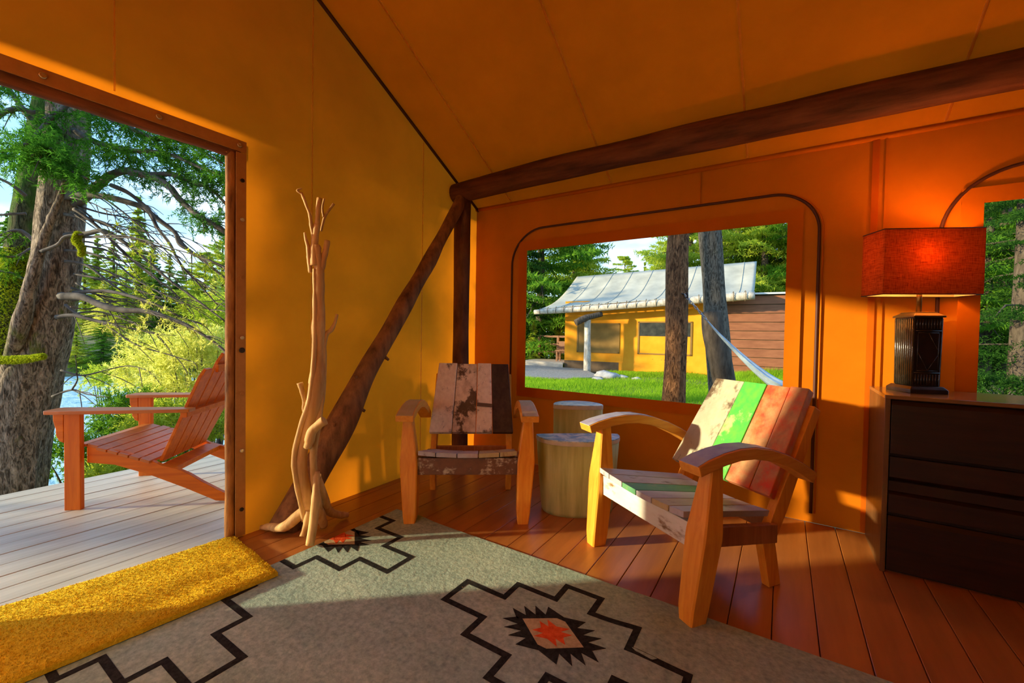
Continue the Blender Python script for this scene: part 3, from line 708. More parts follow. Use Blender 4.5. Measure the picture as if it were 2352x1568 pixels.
# fibre tufts on the mat
N = 24000; uu, vv = RNG.random(N), RNG.random(N)
gi = np.array(grid).reshape(rows+1, k, 3); ii = np.minimum((vv*rows).astype(int), rows-1); jj = np.minimum((uu*colsn).astype(int), colsn-1)
P = gi[ii, jj]+(gi[ii+1, jj]-gi[ii, jj])*(vv*rows-ii)[:, None]+(gi[ii, jj+1]-gi[ii, jj])*(uu*colsn-jj)[:, None]
a = RNG.random(N)*2*PI; wv = np.stack([np.cos(a), np.sin(a), 0*a], 1)*.0015; tip = np.stack([RNG.normal(0, .003, N), RNG.normal(0, .003, N), .003+.003*RNG.random(N)], 1)
V = np.concatenate([P-wv, P+wv, P+tip], 0)-np.array(mat_o.location); F = np.stack([np.arange(N), np.arange(N)+N, np.arange(N)+2*N], 1)
link('coir_tufts', mesh_np('coir_tufts', V, F), M['coir'], mat_o, kind='stuff')
# ------------------------------------------------------------------ driftwood coat stand
M['drift'] = varied('pale_driftwood', (.46, .24, .06), (.80, .54, .21), 4, (5, 5, .7), .6, .35, 7, .25, dist=.8, bd=.01)
ctr = Vector((.26, -1.76, 0)); tS = Vector((.522, .853, 0)); nS = Vector((.853, -.522, 0))
def hp(s, z, d=0):
    k = .09*min(1, max(0, (z-.03)/.22)); f = 1-k/2.45
    return ctr+tS*s*f+nS*(d+k)+Vector((0, 0, 1.1+(z-1.1)*f if z > .25 else z))
stand = empty('coat_stand', (.26, -1.76, 0), 0, 'tall pale driftwood coat stand with short twig hooks beside the doorway', 'coat stand')
def dw(name, pts, rr, seed, sides=14, rough=.22, res=5):
    k = .74 if name in ('trunk', 'strand') else .85
    mb = MB(); mb.tube(pts, [q*k for q in rr], sides, rough, seed, res); return mb.build(name, M['drift'], stand)
dw('trunk', [hp(.012, .10), hp(-.01, .20), hp(-.040, .33), hp(-.040, .44), hp(-.015, .56), hp(.018, .70), hp(.036, .85), hp(.040, 1.05), hp(.042, 1.22), hp(.040, 1.40), hp(.026, 1.55)],
   [.040, .042, .043, .042, .045, .050, .046, .042, .038, .034, .026], 1, 22, .35, 6)
dw('strand', [hp(-.02, .10, .03), hp(-.062, .30, .025), hp(-.072, .43, .02), hp(-.045, .58, .02), hp(.0, .74, .025), hp(.018, .95, .025), hp(.022, 1.2, .02), hp(.018, 1.42, .01)],
   [.020, .019, .018, .018, .018, .017, .016, .012], 2, 10)
dw('strand', [hp(.05, .14, -.01), hp(.025, .30, .02), hp(.02, .45, .025), hp(.045, .62, .015), hp(.066, .8, 0), hp(.068, 1.05, 0)], [.024, .025, .024, .022, .02, .016], 3, 10)
dw('branch', [hp(.020, 1.44), hp(.015, 1.52), hp(.022, 1.60), hp(.030, 1.66)], [.026, .024, .020, .018], 4)
dw('branch', [hp(.018, 1.56), hp(.004, 1.64), hp(-.006, 1.71), hp(-.022, 1.755), hp(-.046, 1.815)], [.012, .011, .010, .010, .007], 5, 10)
dw('branch', [hp(-.040, 1.808), hp(-.066, 1.824), hp(-.044, 1.838)], [.008, .006, .004], 5, 8)
dw('branch', [hp(.030, 1.64), hp(.032, 1.70), hp(.040, 1.80)], [.015, .014, .014], 6, 10)
dw('branch', [hp(.050, 1.63, -.02), hp(.062, 1.69, -.03), hp(.074, 1.725, -.03), hp(.098, 1.765, -.03), hp(.112, 1.790, -.03)], [.006, .009, .008, .008, .008], 7, 8)
dw('branch', [hp(.062, 1.71, -.03), hp(.056, 1.76, -.03), hp(.064, 1.81, -.03)], [.008, .006, .005], 8, 8)
dw('branch', [hp(.044, 1.40), hp(.062, 1.47), hp(.074, 1.53), hp(.080, 1.58)], [.022, .019, .017, .016], 9, 10)
dw('branch', [hp(.0, 1.40), hp(-.008, 1.47), hp(-.012, 1.53), hp(-.022, 1.57), hp(-.030, 1.61)], [.012, .013, .012, .010, .005], 10, 10)
dw('branch', [hp(.066, .96), hp(.072, 1.02), hp(.080, 1.075), hp(.105, 1.10), hp(.122, 1.14), hp(.132, 1.185)], [.006, .011, .014, .014, .010, .009], 11, 10)
dw('branch', [hp(-.018, .62), hp(-.030, .68), hp(-.026, .72), hp(-.040, .78), hp(-.048, .815)], [.008, .011, .012, .016, .018], 12, 10)
dw('branch', [hp(-.01, .48, .05), hp(.0, .52, .06), hp(.012, .57, .07), hp(.045, .605, .085), hp(.070, .625, .095)], [.022, .027, .027, .026, .025], 13, 14)
dw('foot', [hp(.0, .16), hp(-.05, .12), hp(-.12, .065), hp(-.19, .03, -.10), hp(-.235, .018, -.14)], [.036, .034, .030, .022, .014], 14, 14)
dw('foot', [hp(.035, .34, .03), hp(.03, .25, .07), hp(.022, .13, .11), hp(.005, .015, .165)], [.018, .022, .026, .026], 15, 14)
dw('foot', [hp(.0, .16, .03), hp(-.01, .10, .05), hp(-.025, .035, .06), hp(-.03, .018, .065)], [.022, .02, .017, .018], 16, 12)
dw('foot', [hp(.04, .30, -.02), hp(.075, .19, -.05), hp(.10, .09, -.07), hp(.16, .035, -.10), hp(.205, .018, -.12)], [.022, .026, .030, .026, .016], 17, 14)
dw('foot', [hp(.03, .16), hp(.055, .10, -.02), hp(.075, .018, -.02)], [.028, .03, .022], 18, 12)
# ================================================================== outdoors
M['adiron'] = wood('orange_stained_wood', (.56, .115, .002), (.78, .20, .004), 'x', .7, .5, .08, .25)
M['adiron_top'] = wood('dull_orange_wood', (.46, .125, .015), (.62, .20, .03), 'x', .7, .42, .06, .4)  # duller orange on arms and seat slats
M['adiron_leg'] = wood('orange_stained_leg', (.56, .115, .002), (.78, .20, .004), 'z', .7, .5, .08, .25)
ad = empty('adirondack_chair', (-1.252, -2.355, -.03), math.atan2(.662, .749), 'orange stained adirondack chair on the grey porch deck', 'chair')
kw = dict(parent=ad, world=False)
WD = .62
for y in (0, WD):
    s = -1 if y == 0 else 1
    mb = MB(); mb.box((-.046, y-.016, 0), (.040, y+.016, .598)); leg = bevel(mb.build('front_leg', M['adiron_leg'], **kw), .003)
    yo = y+s*.022
    for px_, pz_ in ((-.012, .355), (.022, .395)): disc((px_, y-.018, pz_), .007, .004, (0, -1, 0), M['metal'], 'bolt', leg, 10)
    # arm with rounded front
    arm = [(-.117, -.065*s*-1), ]
    yc = y+s*.012; h0, h1 = .068, .045
    pts = [(-.10, yc-h0), (-.02, yc-h0-.004), (.35, yc-h0*.85), (.60, yc-h1), (.66, yc-h1+.01), (.66, yc+h1-.01), (.60, yc+h1), (.35, yc+h0*.85), (-.02, yc+h0+.004), (-.10, yc+h0), (-.117, yc+h0*.7), (-.117, yc-h0*.7)]
    mb = MB(); mb.prism([(a, b, .598) for a, b in pts], (0, 0, .022)); bevel(mb.build('arm', M['adiron_top'], **kw), .004)
    # curved bracket below the arm, in front of the leg
    prof = [(-.048, .597), (-.105, .597), (-.103, .55), (-.090, .50), (-.088, .46), (-.070, .425), (-.048, .415)]
    mb = MB(); mb.prism([(a, y-.016, b) for a, b in prof], (0, .032, 0)); bevel(mb.build('arm_bracket', M['adiron'], **kw), .003)
    # side stringer
    st = [(.049, .280), (.20, .262), (.40, .190), (.60, .100), (.78, .010), (.87, .002), (.885, .03), (.80, .075), (.70, .135), (.62, .190), (.55, .225), (.47, .246), (.40, .285), (.22, .350), (.049, .388)]
    yi = y-s*.036
    mb = MB(); mb.prism([(a, yi-.015, b) for a, b in st], (0, .030, 0)); strg = bevel(mb.build('side_stringer', M['adiron'], **kw), .003)
    disc((.46, yi-.015*1, .225), .007, .004, (0, -1, 0), M['metal'], 'bolt', strg, 10)
for i in range(7):
    u0 = -.005+.060*i; u1 = u0+.053; f = lambda u: .405-.33*max(0, u-.03)**1.05
    if i == 0: f = lambda u: .398
    mb = MB(); z = [(u0, f(u0)), (u1, f(u1))]
    ya, yb = (.0, WD) if i > 1 else (.02, WD-.02)
    mb.hexa([(u0, ya, z[0][1]-.018), (u1, ya, z[1][1]-.018), (u1, yb, z[1][1]-.018), (u0, yb, z[0][1]-.018), (u0, ya, z[0][1]), (u1, ya, z[1][1]), (u1, yb, z[1][1]), (u0, yb, z[0][1])])
    bevel(mb.build('seat_slat', M['adiron_top'], **kw), .003)
# fan back
nb_ = 5
for i in range(nb_):
    a = (i-(nb_-1)/2); wb_, wt_ = .094, .112
    yb0 = WD/2+a*(wb_+.006); yt0 = WD/2+a*(wt_+.012); L = .80-.035*a*a
    bx, bz = .425, .270; dx, dz = math.sin(math.radians(25)), math.cos(math.radians(25))
    nxn = Vector((dz, 0, -dx))*.02; rows_ = []
    for t, ww in ((0, wb_), (.5, (wb_+wt_)/2), (.92, wt_), (1.0, wt_*.62)):
        yc = yb0+(yt0-yb0)*t; p = Vector((bx+dx*L*t, yc, bz+dz*L*t))
        rows_.append([p+Vector((0, -ww/2, 0)), p+Vector((0, ww/2, 0)), p+Vector((0, ww/2, 0))+nxn, p+Vector((0, -ww/2, 0))+nxn])
    bevel(MB().loft(rows_).build('back_slat', M['adiron'], **kw), .003)
mb = MB(); mb.box((.605, -.04, .565), (.645, WD+.04, .60)); bevel(mb.build('arm_rail', M['adiron'], **kw), .003)
mb = MB(); mb.hexa([(.44, .04, .215), (.53, .04, .195), (.53, WD-.04, .195), (.44, WD-.04, .215), (.445, .04, .250), (.535, .04, .230), (.535, WD-.04, .230), (.445, WD-.04, .250)]); bevel(mb.build('lower_rail', M['adiron'], **kw), .003)
mb = MB(); mb.box((.735, .10, .835), (.755, WD-.10, .885)); bevel(mb.build('upper_rail', M['adiron'], **kw), .003)
# ---- ground and river
GZ = -.32
M['ground'] = varied('forest_floor', (.10, .085, .035), (.26, .23, .09), 3, (1, 1, 1), .9, .5, 8, .1, bd=.03)
M['meadow'] = varied('meadow_soil', (.10, .13, .02), (.28, .30, .05), 2, (1, 1, 1), .9, .4, 8, .1, bd=.03)
def gh(x, y):
    z = GZ+.03*mnoise.noise(Vector((x*.7, y*.7, 0)))
    if x < -2.2:
        t = min(1, max(0, (-2.2-x)/4.6)); z -= 1.55*t*t*(3-2*t)
        t2 = min(1, max(0, (-27-x)/5)); z += 1.75*t2*t2*(3-2*t2)
        if x < -31: z += (-31-x)*.06
        z += .12*mnoise.noise(Vector((x*.4, y*.4, 6)))
    t3 = min(1, max(0, (x+7)/5)); 
    if y > 4: z = z*(1-t3)+(GZ+.03*mnoise.noise(Vector((x*.7, y*.7, 0))))*t3 if x > -7 else z
    return z
V, F = [], []
gxs = sorted(set([-75+2.5*i for i in range(28)]+[-8+.5*i for i in range(40)]+[12+3*i for i in range(14)])); gys = sorted(set([-30+2.5*i for i in range(13)]+[0+.6*i for i in range(30)]+[18+3.*i for i in range(22)]))
def hole(x, y): return -1.7 < x < 4.2 and -5.4 < y < -.2
for y in gys:
    for x in gxs: V.append((x, y, gh(x, y)))
for i in range(len(gys)-1):
    for j in range(len(gxs)-1): a = i*len(gxs)+j; F.append((a, a+1, a+len(gxs)+1, a+len(gxs)))
me = bpy.data.meshes.new('ground'); me.from_pydata(V, [], F); me.update(); me.polygons.foreach_set('use_smooth', [True]*len(F))
link('ground', me, M['ground'], kind='structure')
m, t_, b_ = newmat('river_water'); b_.inputs['Base Color'].default_value = (.22, .42, .40, 1); b_.inputs['Roughness'].default_value = .3; b_.inputs['Specular IOR Level'].default_value = .4
n_ = tex(t_, 1.6, 6, (1, 2.2, 1), .65); addbump(t_, b_, n_.outputs[0], .7, .12); M['water'] = m
r_ = ramp(t_, n_.outputs[0], [(.35, (.26, .50, .50)), (.66, (.78, .90, .86))]); t_.links.new(r_.outputs[0], b_.inputs['Base Color'])  # pale sky reflection put into the water colour
mb = MB(); mb.add([(-31, -40, -1.52), (-5.2, -40, -1.52), (-5.2, 45, -1.52), (-31, 45, -1.52)], [(0, 1, 2, 3)]); mb.build('river', M['water'], kind='structure')
# gravel and lawn near the neighbouring cabin
M['gravel'] = varied('grey_gravel', (.17, .14, .10), (.42, .37, .29), 26, (1, 1, 1), .9, .7, 6, .1, bd=.03)
V = []; 
mb = MB(); P = [(-7.5, 8.6), (-4.6, 8.2), (-3.1, 9.0), (-2.5, 10.0), (-3.4, 11.2), (-4.2, 12.4), (-8.0, 12.6)]
mb.prism([(x, y, GZ-.02) for x, y in P], (0, 0, .055)); mb.build('gravel_path', M['gravel'], kind='structure')
def blades(name, n, region, hmin, hmax, m, label, keep=None, seed=1, w=.007):
    r = np.random.default_rng(seed); x = region[0]+(region[1]-region[0])*r.random(n); y = region[2]+(region[3]-region[2])*r.random(n)
    if keep is not None: k = keep(x, y, r); x, y = x[k], y[k]
    n = len(x); h = hmin+(hmax-hmin)*r.random(n)*(.55+.45*np.sin(x*2.1)*np.cos(y*1.7)); a = r.random(n)*2*PI
    z = np.full(n, GZ-.02); B = np.stack([x, y, z], 1); wv = np.stack([np.cos(a), np.sin(a), 0*a], 1)*w*(1+h[:, None]*3)
    tip = np.stack([r.normal(0, .35, n)*h+.1*h, r.normal(0, .35, n)*h, h], 1)
    o = link(name, mesh_np(name, np.concatenate([B-wv, B+wv, B+tip], 0), np.stack([np.arange(n), np.arange(n)+n, np.arange(n)+2*n], 1)), m, kind='stuff')
    return tagp(o, label, 'grass')
M['grass'] = leafmat('fresh_grass', (.12, .30, .012), (.34, .52, .025), .5, .5)
def keepg(x, y, r):
    inpath = (x < -2.6+.5*np.sin(y*2)) & (y > 8.3)
    bare = (np.abs(y-(10.6+.4*np.sin(x))) < .8) & (r.random(len(x)) < .7)
    return ~inpath & ~bare & (y < 13.4+.0*x)
blades('grass', 90000, (-4.5, 3.2, 4.0, 13.5), .07, .20, M['grass'], 'short bright green grass between the tent and the neighbouring cabin', keepg, 3)
blades('grass', 26000, (1.1, 5.5, 8.5, 13.6), .22, .50, M['grass'], 'tall bright grass in front of the brown wooden annex', None, 4)
# ---- conifers
def needles(B, D, per, nl, nw, r, spread=.95, fwd=.55, droop=0.0):
    """B twig bases, D twig vectors -> needle triangles along every twig"""
    n = len(B); t = (np.arange(per)+r.random((n, per)))/per
    P = B[:, None, :]+D[:, None, :]*t[..., None]; L = np.linalg.norm(D, axis=1, keepdims=True)+1e-9; d = D/L
    rad = r.normal(size=(n, per, 3)); rad -= (rad*d[:, None, :]).sum(-1, keepdims=True)*d[:, None, :]; rad /= np.linalg.norm(rad, axis=-1, keepdims=True)+1e-9
    dr = d[:, None, :]*fwd+rad*spread; dr[..., 2] -= droop; dr /= np.linalg.norm(dr, axis=-1, keepdims=True)
    ln = nl*(.65+.7*r.random((n, per, 1)))
    sd = np.cross(dr, r.normal(size=(n, per, 3))); sd /= np.linalg.norm(sd, axis=-1, keepdims=True)+1e-9
    A = (P-sd*nw).reshape(-1, 3); C = (P+sd*nw).reshape(-1, 3); T = (P+dr*ln).reshape(-1, 3); k = len(A)
    return np.concatenate([A, C, T], 0), np.stack([np.arange(k), np.arange(k)+k, np.arange(k)+2*k], 1)
def conifer(seed, H, R, nw, nbr, ntw, per, nl, nwid, z0=.12, droop=.25, power=.85, up=.05):
    r = np.random.default_rng(seed); Bs, Ds = [], []; limbs = []
    for i in range(nw):
        f = (i+.4*r.random())/nw; z = H*(z0+(1-z0)*f); L0 = R*max(.04, (1-f))**power
        for j in range(max(3, int(nbr*(1-.4*f)))):
            a = r.random()*2*PI; L = L0*(.6+.55*r.random()); d = np.array([math.cos(a), math.sin(a), 0]); sv = np.array([-d[1], d[0], 0])
            zz = z+r.normal()*.6*H/nw
            limbs.append((zz, a, L))
            s = (np.arange(ntw)+.7)/ntw
            pos = d*(L*s)[:, None]; pos[:, 2] += zz+up*L*s-droop*L*s*s
            tl = L*.42*(1.05-s*.75)*(.7+.5*r.random(ntw))
            for q in (-1, 1):
                dv = d*.65+sv*q*.75; D = dv*tl[:, None]; D[:, 2] -= .28*tl
                Bs.append(pos); Ds.append(D)
            Bs.append(pos[-1:]-d*L*.15); Ds.append((d*L*.25)[None]*np.array([1, 1, 1.]))
    B = np.concatenate(Bs); D = np.concatenate(Ds)
    V, F = needles(B, D, per, nl, nwid, r)
    return mesh_np('crown', V, F), limbs
def trunk_mesh(H, r0, limbs=None, n=10):
    mb = MB(); mb.tube([(0, 0, -.4), (.02, 0, H*.3), (-.03, .02, H*.65), (0, 0, H*.99)], [r0*1.15, r0*.85, r0*.5, r0*.06], n, .1, 3, 3)
    for k, (z, a, L) in enumerate(limbs or []):
        if k % 3 == 0 and z < H*.9:
            mb.tube([(0, 0, z), (math.cos(a)*L*.5, math.sin(a)*L*.5, z-.02*L), (math.cos(a)*L*.9, math.sin(a)*L*.9, z-.17*L)], [r0*.16, r0*.1, r0*.04], 4, res=1)
    me = bpy.data.meshes.new('trunk'); me.from_pydata(mb.v, [], mb.f); me.update(); me.polygons.foreach_set('use_smooth', mb.sm); return me
M['fol_dark'] = leafmat('deep_green_needles', (.012, .042, .007), (.05, .13, .016), .40, .5)  # darker needle copy, shade put into the colour
M['fol_mid'] = leafmat('green_needles', (.05, .16, .012), (.17, .32, .025), .45, .5)
M['fol_lime'] = leafmat('yellow_green_needles', (.20, .30, .015), (.52, .58, .06), .5, .45)  # sunlit yellow-green put into the needle colour
M['fol_gold'] = leafmat('golden_green_sprays', (.42, .45, .04), (.82, .78, .20), .5, 1.1)  # golden light on the sprays put into their colour
M['trunk'] = varied('grey_brown_bark', (.04, .03, .02), (.13, .10, .07), 6, (3, 3, .8), .85, .5, 8, .1, bd=.03)
PROTO = {}
def proto(key, *a, **k):
    cr, limbs = conifer(*a, **k); PROTO[key] = (cr, trunk_mesh(a[1], a[1]*.016+.03, limbs), a[1])
proto('spruce', 21, 11, 2.0, 30, 8, 9, 9, .15, .024)
proto('spruce_slim', 22, 12, 1.35, 40, 9, 9, 11, .13, .022)
proto('pine', 23, 10, 2.7, 22, 6, 12, 13, .16, .020, z0=.22, droop=.05, power=.55, up=.25)
proto('pine_full', 24, 9, 3.0, 30, 7, 12, 12, .15, .022, z0=.10, droop=.12, power=.6, up=.15)
proto('dense', 25, 10, 2.6, 34, 9, 13, 11, .11, .018, z0=.02, droop=.30, power=.75)
proto('near_dense', 27, 10, 2.2, 26, 6, 12, 18, .075, .010, z0=.04, droop=.22, power=.7)
proto('spruce_high', 28, 10, 2.6, 30, 9, 13, 10, .12, .020, z0=.46, droop=.25, power=.6)
proto('pine_high', 26, 13, 2.7, 24, 10, 11, 12, .20, .040, z0=.43, droop=.03, power=.45, up=.2)
def tree(kind, x, y, H, mats, label, group=None, rz=None, wide=1.0, name='conifer_tree', z=None):
    cr, tr, h = PROTO[kind]; s = H/h
    t = empty(name, (x, y, gh(x, y)-.05 if z is None else z), random.random()*6.28 if rz is None else rz, label, 'tree', group)
    t.scale = (s*wide, s*wide, s)
    key = (cr.name, mats)
    if key not in MESHC:
        c = cr.copy(); c.materials.clear(); c.materials.append(M[mats]); MESHC[key] = c
    link('crown', MESHC[key], None, t)
    if not tr.materials: tr.materials.append(M['trunk'])
    link('trunk', tr, None, t)
    return t
MESHC = {}
FARG = 'conifers on the far river bank'
def px_ground(x, t): p = at(x, 760, t); return p.x, p.y
far = [(195, 33, 6.0, 'dense', 'fol_lime'), (225, 38, 8.0, 'spruce_slim', 'fol_lime'), (240, 31, 4.0, 'dense', 'fol_gold'), (262, 35, 7.6, 'spruce', 'fol_lime'), (290, 31, 4.6, 'dense', 'fol_lime'),
       (318, 33, 10.2, 'spruce_slim', 'fol_lime'), (335, 32.5, 4.0, 'dense', 'fol_gold'), (352, 36, 7.4, 'spruce', 'fol_mid'), (366, 30, 5.0, 'spruce', 'fol_dark'), (390, 38, 6.6, 'spruce', 'fol_lime'), (405, 31, 4.4, 'dense', 'fol_dark'),
       (428, 34, 5.4, 'pine_full', 'fol_lime'), (450, 36, 5.4, 'dense', 'fol_mid'), (470, 31, 6.4, 'pine_full', 'fol_lime'), (495, 30, 5.0, 'dense', 'fol_gold'), (512, 33, 8.0, 'pine', 'fol_lime')]
KN = {'spruce': 'broad spruce', 'spruce_slim': 'slim spruce', 'pine': 'open pine', 'pine_full': 'bushy pine', 'dense': 'low dense spruce'}
CN = {'fol_dark': 'dark green', 'fol_mid': 'mid green', 'fol_lime': 'yellow green', 'fol_gold': 'golden green'}
ORD = 'first second third fourth fifth sixth seventh eighth ninth tenth eleventh twelfth thirteenth fourteenth fifteenth sixteenth'.split()
for (x, t, H, kd, mt), od in zip(far, ORD):
    px, py = px_ground(x, t)
    tree(kd, px, py, H*1.05, mt, f"{CN[mt]} {KN[kd]} across the river, {od} to the right of the huge trunk", FARG, wide=1.45 if kd == 'spruce_slim' else 1.15)
for x, t, H, kd, mt, lb in ((20, 34, 9.0, 'spruce', 'fol_mid', 'broad spruce across the river, left of the huge trunk'), (-40, 36, 11, 'pine', 'fol_mid', 'open pine across the river at the left picture edge')):
    px, py = px_ground(x, t); tree(kd, px, py, H, mt, lb, FARG)
for k, (x, t, H, kd, mt, lb) in enumerate(((175, 22.6, 2.6, 'dense', 'fol_lime', 'yellow green low tree at the far water edge nearest the huge trunk'), (235, 22.9, 3.0, 'dense', 'fol_mid', 'mid green low tree at the far water edge, second from the huge trunk'),
    (285, 23.3, 2.4, 'dense', 'fol_lime', 'yellow green low tree at the far water edge, third from the huge trunk'), (335, 23.7, 3.2, 'dense', 'fol_dark', 'dark green low tree at the far water edge above the chair arm'),
    (385, 24.2, 3.2, 'dense', 'fol_dark', 'dark green low tree at the far water edge behind the golden juniper'), (440, 24.8, 2.8, 'dense', 'fol_mid', 'mid green low tree at the far water edge left of the chair back'),
    (495, 25.5, 3.0, 'dense', 'fol_lime', 'yellow green low tree at the far water edge beside the door frame'))):
    px, py = px_ground(x, t); tree(kd, px, py, H, mt, lb, 'low trees along the far water edge', wide=1.6, z=-1.5)
# far shore stones
M['stone'] = varied('grey_river_stone', (.22, .21, .19), (.45, .43, .38), 5, (1, 1, 1), .85, .4, 6, .2)
def rock(name, p, s, m, label, group=None, seed=0):
    import bmesh
    bm = bmesh.new(); bmesh.ops.create_icosphere(bm, subdivisions=3, radius=1)
    for v in bm.verts:
        n = v.co.copy(); k = 1+.28*mnoise.noise(n*1.4+Vector((seed*3.1, 0, 0)))+.10*mnoise.noise(n*4+Vector((0, seed, 0)))
        v.co = Vector((n.x*k*s[0], n.y*k*s[1], n.z*k*s[2]))
    me = bpy.data.meshes.new(name); bm.to_mesh(me); bm.free(); me.polygons.foreach_set('use_smooth', [True]*len(me.polygons))
    o = link(name, me, m); o.location = p; return tagp(o, label, 'rock', group)
# ---- the big old tree right outside the door
def bark(name, c1, c2, moss, thr, sc=1.0):
    m, t, b = newmat(name); n = tex(t, 12*sc, 9, (2.2, 2.2, .9), .75, dist=.4); n1 = tex(t, 5.5*sc, 6, (4.0, 4.0, .85), .6, dist=1.6)
    r = ramp(t, n.outputs[0], [(.30, c1), (.70, c2)]); rv = ramp(t, n1.outputs[0], [(.36, (.10, .09, .08)), (.47, (1, 1, 1)), (.53, (1, 1, 1)), (.64, (.16, .14, .12))])  # furrow shade and ridge highlights put into the bark colour
    mu = t.nodes.new('ShaderNodeMixRGB'); mu.blend_type = 'MULTIPLY'; mu.inputs[0].default_value = .8; t.links.new(r.outputs[0], mu.inputs[1]); t.links.new(rv.outputs[0], mu.inputs[2])
    n2 = tex(t, 2.2, 6, (1, 1, .6)); rm = ramp(t, n2.outputs[0], [(thr, (0, 0, 0)), (thr+.08, (1, 1, 1))]); mx = t.nodes.new('ShaderNodeMixRGB')
    t.links.new(rm.outputs[0], mx.inputs[0]); t.links.new(mu.outputs[0], mx.inputs[1]); mx.inputs[2].default_value = rgba(moss)
    t.links.new(mx.outputs[0], b.inputs['Base Color']); b.inputs['Roughness'].default_value = .9; b.inputs['Specular IOR Level'].default_value = .1
    ad = t.nodes.new('ShaderNodeMixRGB'); ad.inputs[0].default_value = .5; t.links.new(rv.outputs[0], ad.inputs[1]); t.links.new(n.outputs[0], ad.inputs[2])
    addbump(t, b, ad.outputs[0], .9, .025); return m
M['oldbark'] = bark('old_furrowed_bark', (.06, .042, .026), (.58, .46, .33), (.16, .20, .02), .60)
M['mossbark'] = bark('mossy_bark', (.05, .05, .025), (.16, .16, .07), (.06, .115, .018), .44)
M['moss'] = leafmat('bright_moss', (.24, .34, .01), (.52, .58, .03), .3, 3)
M['limb'] = varied('grey_limb_bark', (.06, .055, .05), (.20, .18, .155), 8, (1, 1, 1), .85, .4, 6, .1)
tb = at(25, 1150, 4.3)
big = empty('spruce_tree', (tb.x, tb.y, gh(tb.x, tb.y)), 0, 'huge old furrowed spruce trunk with drooping boughs right outside the doorway', 'tree')
def trunk_tube(path, rad, seed, sides=44, res=14, amp=.055):
    P, R = resample(path, rad, res); rings = []
    for i, p in enumerate(P):
        ring = []
        for j in range(sides):
            a = 2*PI*j/sides; d = RT*math.cos(a)+_fw*math.sin(a); d.z = 0; d.normalize()
            q = Vector((d.x*2.2, d.y*2.2, p.z*.55+seed)); k = 1+.10*mnoise.noise(q)+amp*abs(mnoise.noise(Vector((d.x*7, d.y*7, p.z*1.6+seed))))*2-amp*.6+.03*mnoise.noise(Vector((d.x*16, d.y*16, p.z*5)))
            ring.append(p+d*R[i]*k)
        rings.append(ring)
    return MB().loft(rings, True, True)
T0 = 4.3; ppm = FPX/T0
path = [(5, 1330), (18, 1200), (38, 1040), (66, 900), (98, 780), (118, 690), (134, 580), (142, 470), (150, 360), (157, 250), (160, 120), (166, -80), (170, -400)]
trunk_tube([at(x, y, T0) for x, y in path], [q*.70 for q in (.42, .38, .345, .335, .305, .285, .27, .255, .245, .235, .22, .20, .15)], 3).build('trunk', M['oldbark'], big)
path2 = [(-40, 1000), (-8, 840), (25, 740), (44, 650), (60, 540), (78, 420), (100, 300), (125, 150), (150, -60)]
trunk_tube([at(x, y, 4.62) for x, y in path2], [q*.72 for q in (.30, .28, .25, .22, .20, .19, .18, .15, .1)], 9).build('second_trunk', M['mossbark'], big, label='darker mossy green second trunk')
mb = MB(); mb.tube([at(22, 880, 4.22), at(38, 790, 4.08), at(62, 690, 4.03), at(92, 575, 4.02), at(120, 500, 4.0), at(138, 455, 4.0), at(150, 415, 3.95)], [.08, .07, .058, .042, .034, .026, .018], 12, .2, 4, 5); mb.build('limb', M['oldbark'], big)
mb = MB(); mb.tube([at(95, 577, 4.0), at(132, 562, 3.97), at(150, 543, 3.95), at(190, 538, 3.95)], [.018, .015, .013, .01], 8, .1, 4, 4); mb.build('limb', M['limb'], big)
